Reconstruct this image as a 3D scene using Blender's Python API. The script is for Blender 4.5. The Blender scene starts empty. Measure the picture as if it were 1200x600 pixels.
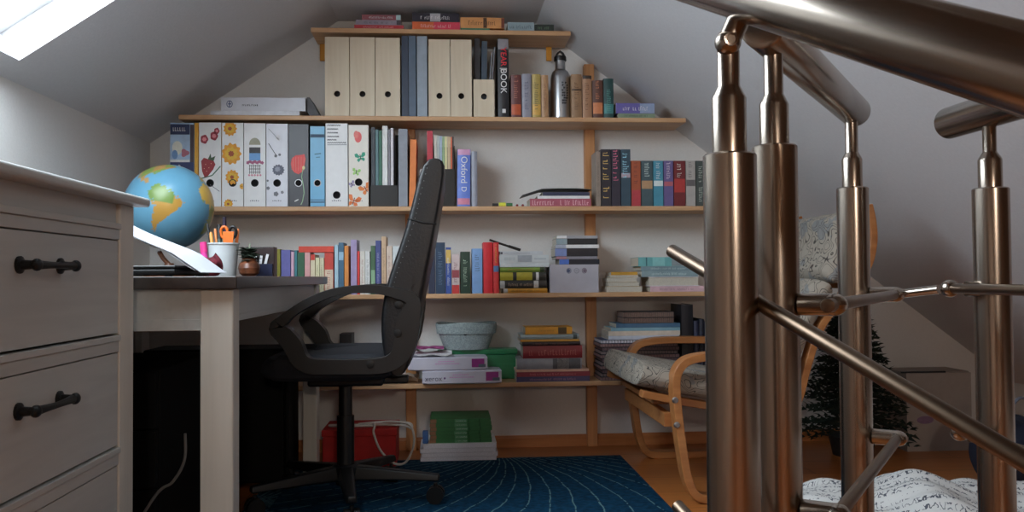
import bpy, math, random
from mathutils import Vector, Matrix
random.seed(7)
S = bpy.context.scene
COL = S.collection
PI = math.pi

# ------------------------------------------------------------------ camera
F = 1000.0                      # focal length in pixels of the 1200 x 600 frame
EYE = Vector((0, 0, 0.68))
dY = Vector((-75, -25, -F)).normalized()
dX = Vector((1, 0.0074, 0)); dX = (dX - dX.dot(dY) * dY).normalized()
dZ = dX.cross(dY)
ROT = Matrix((dX, dY, dZ))      # camera axes -> world
cam = bpy.data.cameras.new('camera')
camo = bpy.data.objects.new('camera', cam); COL.objects.link(camo)
cam.sensor_fit = 'HORIZONTAL'; cam.sensor_width = 36; cam.lens = 36 * F / 1200
cam.clip_start = 0.02
camo.matrix_world = Matrix.Translation(EYE) @ ROT.to_4x4()
S.camera = camo

def ray(px, py): return ROT @ Vector(((px - 600) / F, (300 - py) / F, -1))
def P(px, py, Y):                                   # point on the plane y = Y
    d = ray(px, py); return EYE + d * (Y / d.y)
def D(px, py, c):                                   # point at distance c in front of the lens
    return EYE + ray(px, py) * c
def PZ(px, py, z):
    d = ray(px, py); return EYE + d * ((z - EYE.z) / d.z)

# ------------------------------------------------------------------ materials
def lin(c): return c / 12.92 if c <= 0.04045 else ((c + 0.055) / 1.055) ** 2.4
def rgb(r, g, b, k=1.0):
    return tuple(min(0.86, lin(v / 255.0) * k) for v in (r, g, b)) + (1.0,)
MATS = {}
def mat(name, c, rough=0.55, metal=0.0, var=0.10, scale=30.0, bump=0.0, stretch=(1, 1, 1), k=1.0, spec=0.5, coat=0.0):
    key = (name, tuple(c), k)
    if key in MATS: return MATS[key]
    m = bpy.data.materials.new(name); m.use_nodes = True
    nt = m.node_tree; N = nt.nodes; L = nt.links
    b = N['Principled BSDF']
    b.inputs['Roughness'].default_value = rough; b.inputs['Metallic'].default_value = metal
    b.inputs['Specular IOR Level'].default_value = spec
    b.inputs['Coat Weight'].default_value = coat
    base = rgb(*c, k=k)
    tc = N.new('ShaderNodeTexCoord'); mp = N.new('ShaderNodeMapping'); mp.inputs['Scale'].default_value = stretch
    no = N.new('ShaderNodeTexNoise'); no.inputs['Scale'].default_value = scale; no.inputs['Detail'].default_value = 3
    rp = N.new('ShaderNodeValToRGB')
    rp.color_ramp.elements[0].position = 0.3; rp.color_ramp.elements[1].position = 0.7
    rp.color_ramp.elements[0].color = tuple(v * (1 - var) for v in base[:3]) + (1,)
    rp.color_ramp.elements[1].color = tuple(min(.9, v * (1 + var)) for v in base[:3]) + (1,)
    L.new(tc.outputs['Object'], mp.inputs['Vector']); L.new(mp.outputs[0], no.inputs['Vector'])
    L.new(no.outputs[0], rp.inputs[0]); L.new(rp.outputs[0], b.inputs['Base Color'])
    if bump:
        bp = N.new('ShaderNodeBump'); bp.inputs['Strength'].default_value = bump; bp.inputs['Distance'].default_value = 0.002
        L.new(no.outputs[0], bp.inputs['Height']); L.new(bp.outputs[0], b.inputs['Normal'])
    MATS[key] = m
    return m
def nodes_of(name):
    m = bpy.data.materials.new(name); m.use_nodes = True
    return m, m.node_tree.nodes, m.node_tree.links, m.node_tree.nodes['Principled BSDF']

K = 1.65                                             # print colours seen in the dim room -> reflectance
def ink(r, g, b, rough=0.5): return mat('print', (r, g, b), rough, var=0.08, scale=60, k=K)

def wood(name, c1, c2, axis, rough=0.5, k=1.0, sc=9.0):
    m, N, L, b = nodes_of(name)
    tc = N.new('ShaderNodeTexCoord'); mp = N.new('ShaderNodeMapping')
    s = [sc * 3.2] * 3; s['XYZ'.index(axis)] = sc * 0.22
    mp.inputs['Scale'].default_value = s
    no = N.new('ShaderNodeTexNoise'); no.inputs['Scale'].default_value = 1.6; no.inputs['Detail'].default_value = 5; no.inputs['Distortion'].default_value = 0.6
    rp = N.new('ShaderNodeValToRGB')
    rp.color_ramp.elements[0].position = 0.32; rp.color_ramp.elements[0].color = rgb(*c1, k=k)
    rp.color_ramp.elements[1].position = 0.68; rp.color_ramp.elements[1].color = rgb(*c2, k=k)
    L.new(tc.outputs['Object'], mp.inputs[0]); L.new(mp.outputs[0], no.inputs['Vector']); L.new(no.outputs[0], rp.inputs[0]); L.new(rp.outputs[0], b.inputs['Base Color'])
    b.inputs['Roughness'].default_value = rough
    return m

M_PLASTER = mat('white_plaster', (226, 224, 221), 0.9, var=0.02, scale=160, bump=0.25, spec=0.2)
M_PLASTER_SLOPE = mat('white_roof_paper', (216, 216, 218), 0.92, var=0.025, scale=120, bump=0.3, spec=0.2)
M_BEECH_X = wood('beech_board', (196, 150, 108), (218, 176, 134), 'X', 0.45)
M_BEECH_Z = wood('beech_upright', (190, 132, 84), (210, 152, 100), 'Z', 0.45)
M_BIRCH = wood('bent_birch', (160, 100, 54), (182, 122, 70), 'X', 0.4)
M_PINE_SKIRT = wood('skirting_wood', (178, 112, 62), (196, 128, 74), 'X', 0.45)
M_WHITEWOOD = wood('white_stained_wood', (178, 180, 178), (188, 190, 187), 'Y', 0.42)
M_WHITEWOOD_Z = wood('white_stained_leg', (204, 200, 190), (214, 210, 200), 'Z', 0.42)
M_DARKTOP = wood('dark_brown_top', (46, 38, 36), (60, 50, 46), 'Y', 0.28)
M_BLACKIRON = mat('black_iron', (16, 16, 17), 0.45, metal=0.3, var=0.2)
M_BLACKPLASTIC = mat('black_plastic', (9, 10, 12), 0.42, var=0.15)
M_BLACKMATTE = mat('black_matte_board', (7, 7, 8), 0.7, var=0.15, spec=0.2)
M_LEATHER = mat('black_leather', (9, 10, 14), 0.40, var=0.2, scale=140, bump=0.35)
M_MESHCLOTH = mat('black_seat_fabric', (30, 32, 38), 0.85, var=0.2, scale=300, bump=0.4)
M_PAGES = mat('paper_edge', (208, 202, 188), 0.85, var=0.08, scale=220, stretch=(1, 1, 1))
M_WHITEPAPER = mat('white_paper', (222, 222, 224), 0.8, var=0.03, scale=90)
M_PLY = wood('poplar_plywood', (214, 198, 172), (224, 210, 186), 'Z', 0.6)
M_STEELRING = mat('nickel_ring', (170, 170, 172), 0.3, metal=1.0, var=0.05)
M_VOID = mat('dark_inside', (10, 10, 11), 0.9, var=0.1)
M_CABLEWHITE = mat('white_cable', (205, 200, 192), 0.5, var=0.03)
M_CABLEGREY = mat('grey_cable', (120, 118, 116), 0.5, var=0.05)

def steel(r0=0.20, c=(162, 151, 140)):
    m, N, L, b = nodes_of('brushed_steel')
    tc = N.new('ShaderNodeTexCoord'); mp = N.new('ShaderNodeMapping'); mp.inputs['Scale'].default_value = (14, 14, 3)
    no = N.new('ShaderNodeTexNoise'); no.inputs['Scale'].default_value = 1.0; no.inputs['Detail'].default_value = 2
    L.new(tc.outputs['Object'], mp.inputs[0]); L.new(mp.outputs[0], no.inputs['Vector'])
    rp = N.new('ShaderNodeMapRange'); rp.inputs['To Min'].default_value = r0; rp.inputs['To Max'].default_value = r0 + 0.07
    L.new(no.outputs[0], rp.inputs[0]); L.new(rp.outputs[0], b.inputs['Roughness'])
    b.inputs['Base Color'].default_value = rgb(*c); b.inputs['Metallic'].default_value = 1.0
    return m
M_STEEL = steel(); M_STEEL_ROD = steel(0.32, (116, 98, 82))

def line_fabric(name, ground, lineC, patch, scale=9.0, width=0.012, rows=None):
    """a light cloth with thin dark drawn lines: level lines of a noise field"""
    m, N, L, b = nodes_of(name)
    tc = N.new('ShaderNodeTexCoord'); mp = N.new('ShaderNodeMapping')
    mp.inputs['Scale'].default_value = (1, 1, 1) if rows is None else rows
    L.new(tc.outputs['Object'], mp.inputs[0])
    no = N.new('ShaderNodeTexNoise'); no.inputs['Scale'].default_value = scale; no.inputs['Detail'].default_value = 1.2
    L.new(mp.outputs[0], no.inputs['Vector'])
    prev = None
    for lv in (0.40, 0.47, 0.54, 0.61):
        a = N.new('ShaderNodeMath'); a.operation = 'COMPARE'; a.inputs[1].default_value = lv; a.inputs[2].default_value = width
        L.new(no.outputs[0], a.inputs[0])
        if prev is None: prev = a
        else:
            q = N.new('ShaderNodeMath'); q.operation = 'MAXIMUM'; L.new(prev.outputs[0], q.inputs[0]); L.new(a.outputs[0], q.inputs[1]); prev = q
    n2 = N.new('ShaderNodeTexNoise'); n2.inputs['Scale'].default_value = scale * 0.8; L.new(mp.outputs[0], n2.inputs['Vector'])
    g = N.new('ShaderNodeMath'); g.operation = 'GREATER_THAN'; g.inputs[1].default_value = 0.60; L.new(n2.outputs[0], g.inputs[0])
    mx = N.new('ShaderNodeMix'); mx.data_type = 'RGBA'; mx.inputs['A'].default_value = rgb(*ground); mx.inputs['B'].default_value = rgb(*patch)
    L.new(g.outputs[0], mx.inputs['Factor'])
    my = N.new('ShaderNodeMix'); my.data_type = 'RGBA'; my.inputs['B'].default_value = rgb(*lineC)
    L.new(mx.outputs['Result'], my.inputs['A']); L.new(prev.outputs[0], my.inputs['Factor'])
    L.new(my.outputs['Result'], b.inputs['Base Color']); b.inputs['Roughness'].default_value = 0.9
    return m
M_CUSHION = line_fabric('sketched_leaf_cotton', (162, 153, 140), (74, 68, 64), (138, 138, 136), 17.0, 0.0065)

# ------------------------------------------------------------------ mesh building
class MB:
    def __init__(s): s.v = []; s.f = []; s.m = []
    def add(s, vs, fs, mi=0):
        b = len(s.v); s.v += [tuple(v) for v in vs]; s.f += [tuple(i + b for i in f) for f in fs]; s.m += [mi] * len(fs); return s
    def box(s, x0, x1, y0, y1, z0, z1, mi=0):
        v = [(x0, y0, z0), (x1, y0, z0), (x1, y1, z0), (x0, y1, z0), (x0, y0, z1), (x1, y0, z1), (x1, y1, z1), (x0, y1, z1)]
        return s.add(v, [(0, 3, 2, 1), (4, 5, 6, 7), (0, 1, 5, 4), (1, 2, 6, 5), (2, 3, 7, 6), (3, 0, 4, 7)], mi)
    def prism(s, poly, mp, e0, e1, mi=0):
        """polygon of (a, b) extruded e0..e1; mp(a, b, e) -> xyz"""
        n = len(poly)
        v = [mp(a, b, e0) for a, b in poly] + [mp(a, b, e1) for a, b in poly]
        f = [tuple(range(n - 1, -1, -1)), tuple(range(n, 2 * n))] + [(i, (i + 1) % n, n + (i + 1) % n, n + i) for i in range(n)]
        return s.add(v, f, mi)
    def lathe(s, prof, n=32, c=(0, 0, 0), mi=0, caps=True):
        v = []; f = []
        for r, z in prof:
            for k in range(n):
                a = 2 * PI * k / n; v.append((c[0] + r * math.cos(a), c[1] + r * math.sin(a), c[2] + z))
        for j in range(len(prof) - 1):
            for k in range(n):
                f.append((j * n + k, j * n + (k + 1) % n, (j + 1) * n + (k + 1) % n, (j + 1) * n + k))
        if caps:
            f.append(tuple(range(n - 1, -1, -1))); f.append(tuple((len(prof) - 1) * n + k for k in range(n)))
        return s.add(v, f, mi)
    def tube(s, path, r, n=12, closed=False, mi=0):
        path = [Vector(p) for p in path]; m = len(path)
        rr = r if isinstance(r, (list, tuple)) else [r] * m
        v = []; f = []; up = None
        for i, p in enumerate(path):
            a = path[(i - 1) % m] if (closed or i > 0) else path[i]
            b = path[(i + 1) % m] if (closed or i < m - 1) else path[i]
            t = (b - a).normalized()
            if up is None:
                up = Vector((0, 0, 1)) if abs(t.z) < 0.9 else Vector((1, 0, 0))
            x = (up - up.dot(t) * t).normalized(); up = x; y = t.cross(x)
            for k in range(n):
                q = 2 * PI * k / n; v.append(p + (x * math.cos(q) + y * math.sin(q)) * rr[i])
        seg = m if closed else m - 1
        for i in range(seg):
            j = (i + 1) % m
            for k in range(n): f.append((i * n + k, i * n + (k + 1) % n, j * n + (k + 1) % n, j * n + k))
        if not closed: f.append(tuple(range(n - 1, -1, -1))); f.append(tuple((m - 1) * n + k for k in range(n)))
        return s.add(v, f, mi)
    def ribbon(s, pts, hw, y0, y1, closed=False, mi=0):
        """a bent band in the XZ plane, half width hw per point, y0..y1 deep"""
        m = len(pts); hw = hw if isinstance(hw, (list, tuple)) else [hw] * m
        v = []; f = []
        for i, (x, z) in enumerate(pts):
            a = pts[(i - 1) % m] if (closed or i > 0) else pts[i]; b = pts[(i + 1) % m] if (closed or i < m - 1) else pts[i]
            tx, tz = b[0] - a[0], b[1] - a[1]; l = math.hypot(tx, tz) or 1; nx, nz = -tz / l, tx / l; w = hw[i]
            v += [(x + nx * w, y0, z + nz * w), (x - nx * w, y0, z - nz * w), (x - nx * w, y1, z - nz * w), (x + nx * w, y1, z + nz * w)]
        for i in range(m if closed else m - 1):
            j = (i + 1) % m
            for k in range(4): f.append((i * 4 + k, i * 4 + (k + 1) % 4, j * 4 + (k + 1) % 4, j * 4 + k))
        if not closed: f.append((3, 2, 1, 0)); f.append(tuple((m - 1) * 4 + k for k in range(4)))
        return s.add(v, f, mi)
    def ball(s, c, r, n=16, mi=0, sc=(1, 1, 1)):
        v = [(c[0], c[1], c[2] - r * sc[2])]; f = []; h = n // 2
        for j in range(1, h):
            t = -PI / 2 + PI * j / h
            for k in range(n):
                a = 2 * PI * k / n; v.append((c[0] + r * sc[0] * math.cos(t) * math.cos(a), c[1] + r * sc[1] * math.cos(t) * math.sin(a), c[2] + r * sc[2] * math.sin(t)))
        v.append((c[0], c[1], c[2] + r * sc[2]))
        for k in range(n): f.append((0, 1 + (k + 1) % n, 1 + k))
        for j in range(h - 2):
            for k in range(n): f.append((1 + j * n + k, 1 + j * n + (k + 1) % n, 1 + (j + 1) * n + (k + 1) % n, 1 + (j + 1) * n + k))
        b = 1 + (h - 2) * n
        for k in range(n): f.append((b + k, b + (k + 1) % n, len(v) - 1))
        return s.add(v, f, mi)
    def build(s, name, mats, parent=None, loc=None, rot=None, bevel=0.0, smooth=False, seg=2, sub=0):
        me = bpy.data.meshes.new(name); me.from_pydata(s.v, [], s.f)
        for m in (mats if isinstance(mats, (list, tuple)) else [mats]): me.materials.append(m)
        me.polygons.foreach_set('material_index', s.m)
        if smooth: me.polygons.foreach_set('use_smooth', [True] * len(me.polygons))
        me.update()
        import bmesh
        bm = bmesh.new(); bm.from_mesh(me); bmesh.ops.recalc_face_normals(bm, faces=bm.faces); bm.to_mesh(me); bm.free()
        o = bpy.data.objects.new(name, me); COL.objects.link(o)
        if parent is not None: o.parent = parent
        if loc is not None: o.location = loc
        if rot is not None: o.rotation_euler = rot
        if bevel:
            md = o.modifiers.new('bevel', 'BEVEL'); md.width = bevel; md.segments = seg; md.limit_method = 'ANGLE'; md.angle_limit = 0.6
            if smooth or seg > 1:
                me.polygons.foreach_set('use_smooth', [True] * len(me.polygons))
                w = o.modifiers.new('wn', 'WEIGHTED_NORMAL'); w.keep_sharp = False
        elif smooth:
            try: me.set_sharp_from_angle(angle=0.42)
            except Exception: pass
        if sub:
            md = o.modifiers.new('sub', 'SUBSURF'); md.levels = sub; md.render_levels = sub
        return o

def tag(o, label, cat, group=None):
    o['label'] = label; o['category'] = cat
    if group: o['group'] = group
    return o
def empty(name, loc, label, cat, group=None, rot=None):
    o = bpy.data.objects.new(name, None); COL.objects.link(o); o.location = loc; o.empty_display_size = 0.05
    if rot is not None: o.rotation_euler = rot
    return tag(o, label, cat, group)
def struct(o): o['kind'] = 'structure'; return o

def smooth_path(pts, n=6):
    """Catmull-Rom through the points"""
    out = []; m = len(pts); pts = [Vector(p) for p in pts]
    for i in range(m - 1):
        p0 = pts[max(i - 1, 0)]; p1 = pts[i]; p2 = pts[i + 1]; p3 = pts[min(i + 2, m - 1)]
        for k in range(n):
            t = k / n
            out.append(0.5 * ((2 * p1) + (p2 - p0) * t + (2 * p0 - 5 * p1 + 4 * p2 - p3) * t * t + (3 * p1 - p0 - 3 * p2 + p3) * t ** 3))
    out.append(pts[-1]); return out
def lerp_list(vals, n):
    out = []
    for i in range(len(vals) - 1):
        for k in range(n): out.append(vals[i] + (vals[i + 1] - vals[i]) * k / n)
    return out + [vals[-1]]

def text(body, size, name, material, parent, loc, rot, depth=0.0004, align='CENTER', sx=1.0):
    cu = bpy.data.curves.new(name, 'FONT'); cu.body = body; cu.size = size; cu.extrude = depth; cu.align_x = align; cu.align_y = 'CENTER'
    tmp = bpy.data.objects.new('tmp', cu); COL.objects.link(tmp)
    bpy.context.view_layer.update()
    me = bpy.data.meshes.new_from_object(tmp.evaluated_get(bpy.context.evaluated_depsgraph_get()))
    bpy.data.objects.remove(tmp); bpy.data.curves.remove(cu)
    me.materials.clear(); me.materials.append(material)
    o = bpy.data.objects.new(name, me); COL.objects.link(o); o.parent = parent; o.location = loc; o.rotation_euler = rot; o.scale = (sx, 1, 1)
    return o
FACE = (PI / 2, 0, 0)                                # readable from -Y
def spine_rot(down=True):                            # along a standing spine, facing -Y
    return (Matrix.Rotation(PI / 2 if down else -PI / 2, 3, 'Y') @ Matrix.Rotation(PI / 2, 3, 'X')).to_euler()

# ------------------------------------------------------------------ room
YW = PZ(640, 522.8, 0).y                             # gable wall with the shelves
YU = YW - 0.035                                      # face of the shelf uprights
YF = YW - 0.21                                       # front edge of the shelves
pl1, pl2 = P(176, 168, YW), P(365, 45, YW)
pr1, pr2 = P(665, 56, YW), P(1100, 384, YW)
SL = (pl2.z - pl1.z) / (pl2.x - pl1.x); SR = (pr2.z - pr1.z) / (pr2.x - pr1.x)
XL = pl1.x; ZL = pl1.z                               # low side wall and its height
ZC = 1.705
XLC = XL + (ZC - ZL) / SL
XRC = pr1.x + (ZC - pr1.z) / SR
XR = 2.35; ZR = pr1.z + (XR - pr1.x) * SR
YB = -2.4
T = 0.12
def mk_struct(name, b, m, **kw): return struct(b.build(name, m, **kw))

def floor_mat():
    m, N, L, b = nodes_of('orange_laminate')
    tc = N.new('ShaderNodeTexCoord'); mp = N.new('ShaderNodeMapping'); L.new(tc.outputs['Object'], mp.inputs[0])
    br = N.new('ShaderNodeTexBrick'); br.inputs['Scale'].default_value = 1.0; br.inputs['Brick Width'].default_value = 1.25; br.inputs['Row Height'].default_value = 0.19
    br.inputs['Mortar Size'].default_value = 0.0012; br.inputs['Color1'].default_value = rgb(168, 100, 48); br.inputs['Color2'].default_value = rgb(182, 112, 56); br.inputs['Mortar'].default_value = rgb(70, 38, 18)
    L.new(mp.outputs[0], br.inputs['Vector'])
    m2 = N.new('ShaderNodeMapping'); m2.inputs['Scale'].default_value = (1.6, 22, 1); L.new(tc.outputs['Object'], m2.inputs[0])
    no = N.new('ShaderNodeTexNoise'); no.inputs['Scale'].default_value = 2.2; no.inputs['Detail'].default_value = 5; L.new(m2.outputs[0], no.inputs['Vector'])
    mr = N.new('ShaderNodeMapRange'); mr.inputs['To Min'].default_value = 0.72; mr.inputs['To Max'].default_value = 1.22; L.new(no.outputs[0], mr.inputs[0])
    mx = N.new('ShaderNodeMix'); mx.data_type = 'RGBA'; mx.blend_type = 'MULTIPLY'; mx.inputs['Factor'].default_value = 1
    L.new(br.outputs['Color'], mx.inputs['A']); L.new(mr.outputs[0], mx.inputs['B']); L.new(mx.outputs['Result'], b.inputs['Base Color'])
    b.inputs['Roughness'].default_value = 0.33
    return m
mk_struct('floor', MB().box(XL - T, XR + T, YB - T, YW + T, -0.1, 0), floor_mat())
mk_struct('wall_back', MB().box(XL - T, XR + T, YW, YW + T, 0, ZC + T), M_PLASTER)
mk_struct('wall_front', MB().box(XL - T, XR + T, YB - T, YB, 0, ZC + T), wood('brown_panelling', (88, 70, 56), (108, 90, 72), 'Z', 0.5))
mk_struct('wall_left', MB().box(XL - T, XL, YB, YW, 0, ZL), M_PLASTER)
mk_struct('wall_right', MB().box(XR, XR + T, YB, YW, 0, ZR), M_PLASTER)
mk_struct('ceiling', MB().box(XLC, XRC, YB, YW, ZC, ZC + T), M_PLASTER_SLOPE)

# sloping roof faces, with roof-window openings; (s, y) on the slope, s measured along X
def slope_panel(name, x0, z0, x1, z1, holes, m):
    """a thick slab between two eaves lines with rectangular openings (fx0, fx1, y0, y1), fx along x0->x1"""
    n = Vector((-(z1 - z0), 0, x1 - x0)).normalized()
    if n.z < 0: n = -n
    xs = sorted({0.0, 1.0} | {h[0] for h in holes} | {h[1] for h in holes})
    ys = sorted({YB, YW} | {h[2] for h in holes} | {h[3] for h in holes})
    def pt(fx, y, up): return Vector((x0 + (x1 - x0) * fx, y, z0 + (z1 - z0) * fx)) + n * (T if up else 0)
    def inside(fx, y): return any(h[0] < fx < h[1] and h[2] < y < h[3] for h in holes)
    b = MB()
    for i in range(len(xs) - 1):
        for j in range(len(ys) - 1):
            if inside((xs[i] + xs[i + 1]) / 2, (ys[j] + ys[j + 1]) / 2): continue
            for up in (False, True):
                b.add([pt(xs[i], ys[j], up), pt(xs[i + 1], ys[j], up), pt(xs[i + 1], ys[j + 1], up), pt(xs[i], ys[j + 1], up)], [(0, 1, 2, 3)])
    for h in holes:
        c = [(h[0], h[2]), (h[1], h[2]), (h[1], h[3]), (h[0], h[3])]
        for k in range(4):
            a, e = c[k], c[(k + 1) % 4]
            b.add([pt(*a, False), pt(*e, False), pt(*e, True), pt(*a, True)], [(0, 1, 2, 3)])
    return struct(b.build(name, m)), pt, n

# the roof window seen at the upper corner of the view
w = ray(22.7, 70.8); t = (ZL - EYE.z - SL * XL) / (w.z - SL * w.x)
wp = EYE + w * t                                     # its lower far corner on the slope
fx_low = (wp.x - XL) / (XLC - XL)
HOLES = [(fx_low, 0.93, wp.y - 1.30, wp.y)]
_, ptL, nL = slope_panel('ceiling_left', XL, ZL, XLC, ZC, HOLES, M_PLASTER_SLOPE)
_, ptR, nR = slope_panel('ceiling_right', XR, ZR, XRC, ZC, [], M_PLASTER_SLOPE)

M_WINFRAME = mat('white_window_lacquer', (225, 225, 225), 0.4, var=0.02)
def glass():
    m = bpy.data.materials.new('window_glass'); m.use_nodes = True
    N = m.node_tree.nodes; L = m.node_tree.links; N.remove(N['Principled BSDF'])
    tr = N.new('ShaderNodeBsdfTransparent'); gl = N.new('ShaderNodeBsdfGlossy'); gl.inputs['Roughness'].default_value = 0.02
    mx = N.new('ShaderNodeMixShader'); mx.inputs[0].default_value = 0.05
    no = N.new('ShaderNodeTexNoise'); no.inputs['Scale'].default_value = 3; rp = N.new('ShaderNodeMapRange'); rp.inputs['To Min'].default_value = 0.93; rp.inputs['To Max'].default_value = 0.98
    L.new(no.outputs[0], rp.inputs[0]); L.new(rp.outputs[0], tr.inputs['Color'])
    L.new(tr.outputs[0], mx.inputs[1]); L.new(gl.outputs[0], mx.inputs[2]); L.new(mx.outputs[0], N['Material Output'].inputs[0])
    return m
M_GLASS = glass()
for i, h in enumerate(HOLES):
    a = ptL(h[0], h[2], False); du = ptL(h[1], h[2], False) - a; L_u = du.length; du.normalize(); Lv = h[3] - h[2]
    def q(u, v, n_): return a + du * u + Vector((0, v, 0)) + nL * n_
    fr = MB(); e = 0.022
    for (u0, u1, v0, v1) in ((0, L_u, 0, e), (0, L_u, Lv - e, Lv), (0, e, e, Lv - e), (L_u - e, L_u, e, Lv - e)):
        vs = [q(u, v, n_) for n_ in (0.085, T - 0.002) for (u, v) in ((u0, v0), (u1, v0), (u1, v1), (u0, v1))]
        fr.add(vs, [(0, 3, 2, 1), (4, 5, 6, 7), (0, 1, 5, 4), (1, 2, 6, 5), (2, 3, 7, 6), (3, 0, 4, 7)])
    wn = mk_struct('window_%d' % (i + 1), fr, M_WINFRAME)
    MB().add([q(e, e, 0.10), q(L_u - e, e, 0.10), q(L_u - e, Lv - e, 0.10), q(e, Lv - e, 0.10)], [(0, 1, 2, 3)]).build('pane', M_GLASS, wn)
    ld = bpy.data.lights.new('sky_portal', 'AREA'); ld.shape = 'RECTANGLE'; ld.size = L_u; ld.size_y = Lv
    ld.cycles.is_portal = True
    lo = bpy.data.objects.new('sky_portal', ld); COL.objects.link(lo)
    zax = nL; xax = du; yax = zax.cross(xax)
    lo.matrix_world = Matrix.Translation(q(L_u / 2, Lv / 2, T + 0.01)) @ Matrix((xax, yax, zax)).transposed().to_4x4()

wd = bpy.data.worlds.new('sky'); S.world = wd; wd.use_nodes = True
bg = wd.node_tree.nodes['Background']; bg.inputs['Color'].default_value = (0.80, 0.91, 1.0, 1); bg.inputs['Strength'].default_value = 16.0

# the stairwell end of the attic is clad in brown boards
M_CLAD = wood('brown_cladding', (92, 74, 58), (114, 94, 76), 'Y', 0.5)
mk_struct('ceiling_panelling', MB().box(XLC + 0.002, XRC - 0.002, YB + 0.002, 0.95, ZC - 0.014, ZC - 0.001), M_CLAD)
def clad(name, pt, n, y0, y1):
    b = MB(); v = [pt(f_, y, False) - n * q for q in (0.001, 0.014) for (f_, y) in ((0.015, y0), (0.985, y0), (0.985, y1), (0.015, y1))]
    b.add(v, [(0, 3, 2, 1), (4, 5, 6, 7), (0, 1, 5, 4), (1, 2, 6, 5), (2, 3, 7, 6), (3, 0, 4, 7)]); mk_struct(name, b, M_CLAD)
clad('ceiling_panelling_right', ptR, nR, YB + 0.002, 0.95)
clad('ceiling_panelling_left', ptL, nL, YB + 0.002, 0.90)

# skirting along the gable wall
sk = MB()
sk.prism([(0, 0), (-0.016, 0), (-0.016, 0.036), (-0.010, 0.046), (0, 0.046)], lambda a, b, e: (e, YW + a, b), XL, XR)
mk_struct('baseboard_back', sk, M_PINE_SKIRT)
# ------------------------------------------------------------------ shelf unit
SH = {}                                              # shelf number -> top surface height
SHELF_PX = {1: (520, 34.2), 2: (500, 136.2), 3: (600, 241.6), 4: (600, 343.6), 5: (600, 448.2)}
def slope_x(z): return pr1.x + (z - pr1.z) / SR
SHELF_X = {1: (P(364, 34, YF).x, P(672, 38, YF).x), 2: (P(209, 135, YF).x, P(804, 141, YF).x),
           3: (XL + 0.004, P(893, 240, YF).x), 4: (XL + 0.004, P(930, 342, YF).x), 5: (-0.62, P(905, 446, YF).x)}
unit = empty('bookshelf', (0, YU, 0), 'wide beech wall shelving with five boards on two uprights, packed with books and binders', 'bookshelf')
TB = 0.018
for n, (px, py) in SHELF_PX.items():
    z = P(px, py, YF).z; SH[n] = z
    x0, x1 = SHELF_X[n]; x1 = min(x1, slope_x(z) - 0.006)
    MB().box(x0, x1, YF - YU, 0, z - TB, z).build('shelf_board', M_BEECH_X, unit, bevel=0.003)
for px0, px1, zt in ((475, 487, SH[2] - TB), (686.5, 698.5, P(692, 75, YU).z)):
    x0, x1 = P(px0, 300, YU).x, P(px1, 300, YU).x
    MB().box(x0, x1, 0, YW - YU, 0, zt).build('upright', M_BEECH_Z, unit, bevel=0.003)
M_BRACKET = mat('amber_bracket', (205, 140, 40), 0.45, var=0.08)
for px in (643, 378.5):
    a, c = P(px - 3.3, 55, YU), P(px + 3.3, 72, YU)
    MB().box(a.x, c.x, -0.012, 0, c.z, SH[1] - TB).build('bracket', M_BRACKET, unit, bevel=0.002)

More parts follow.
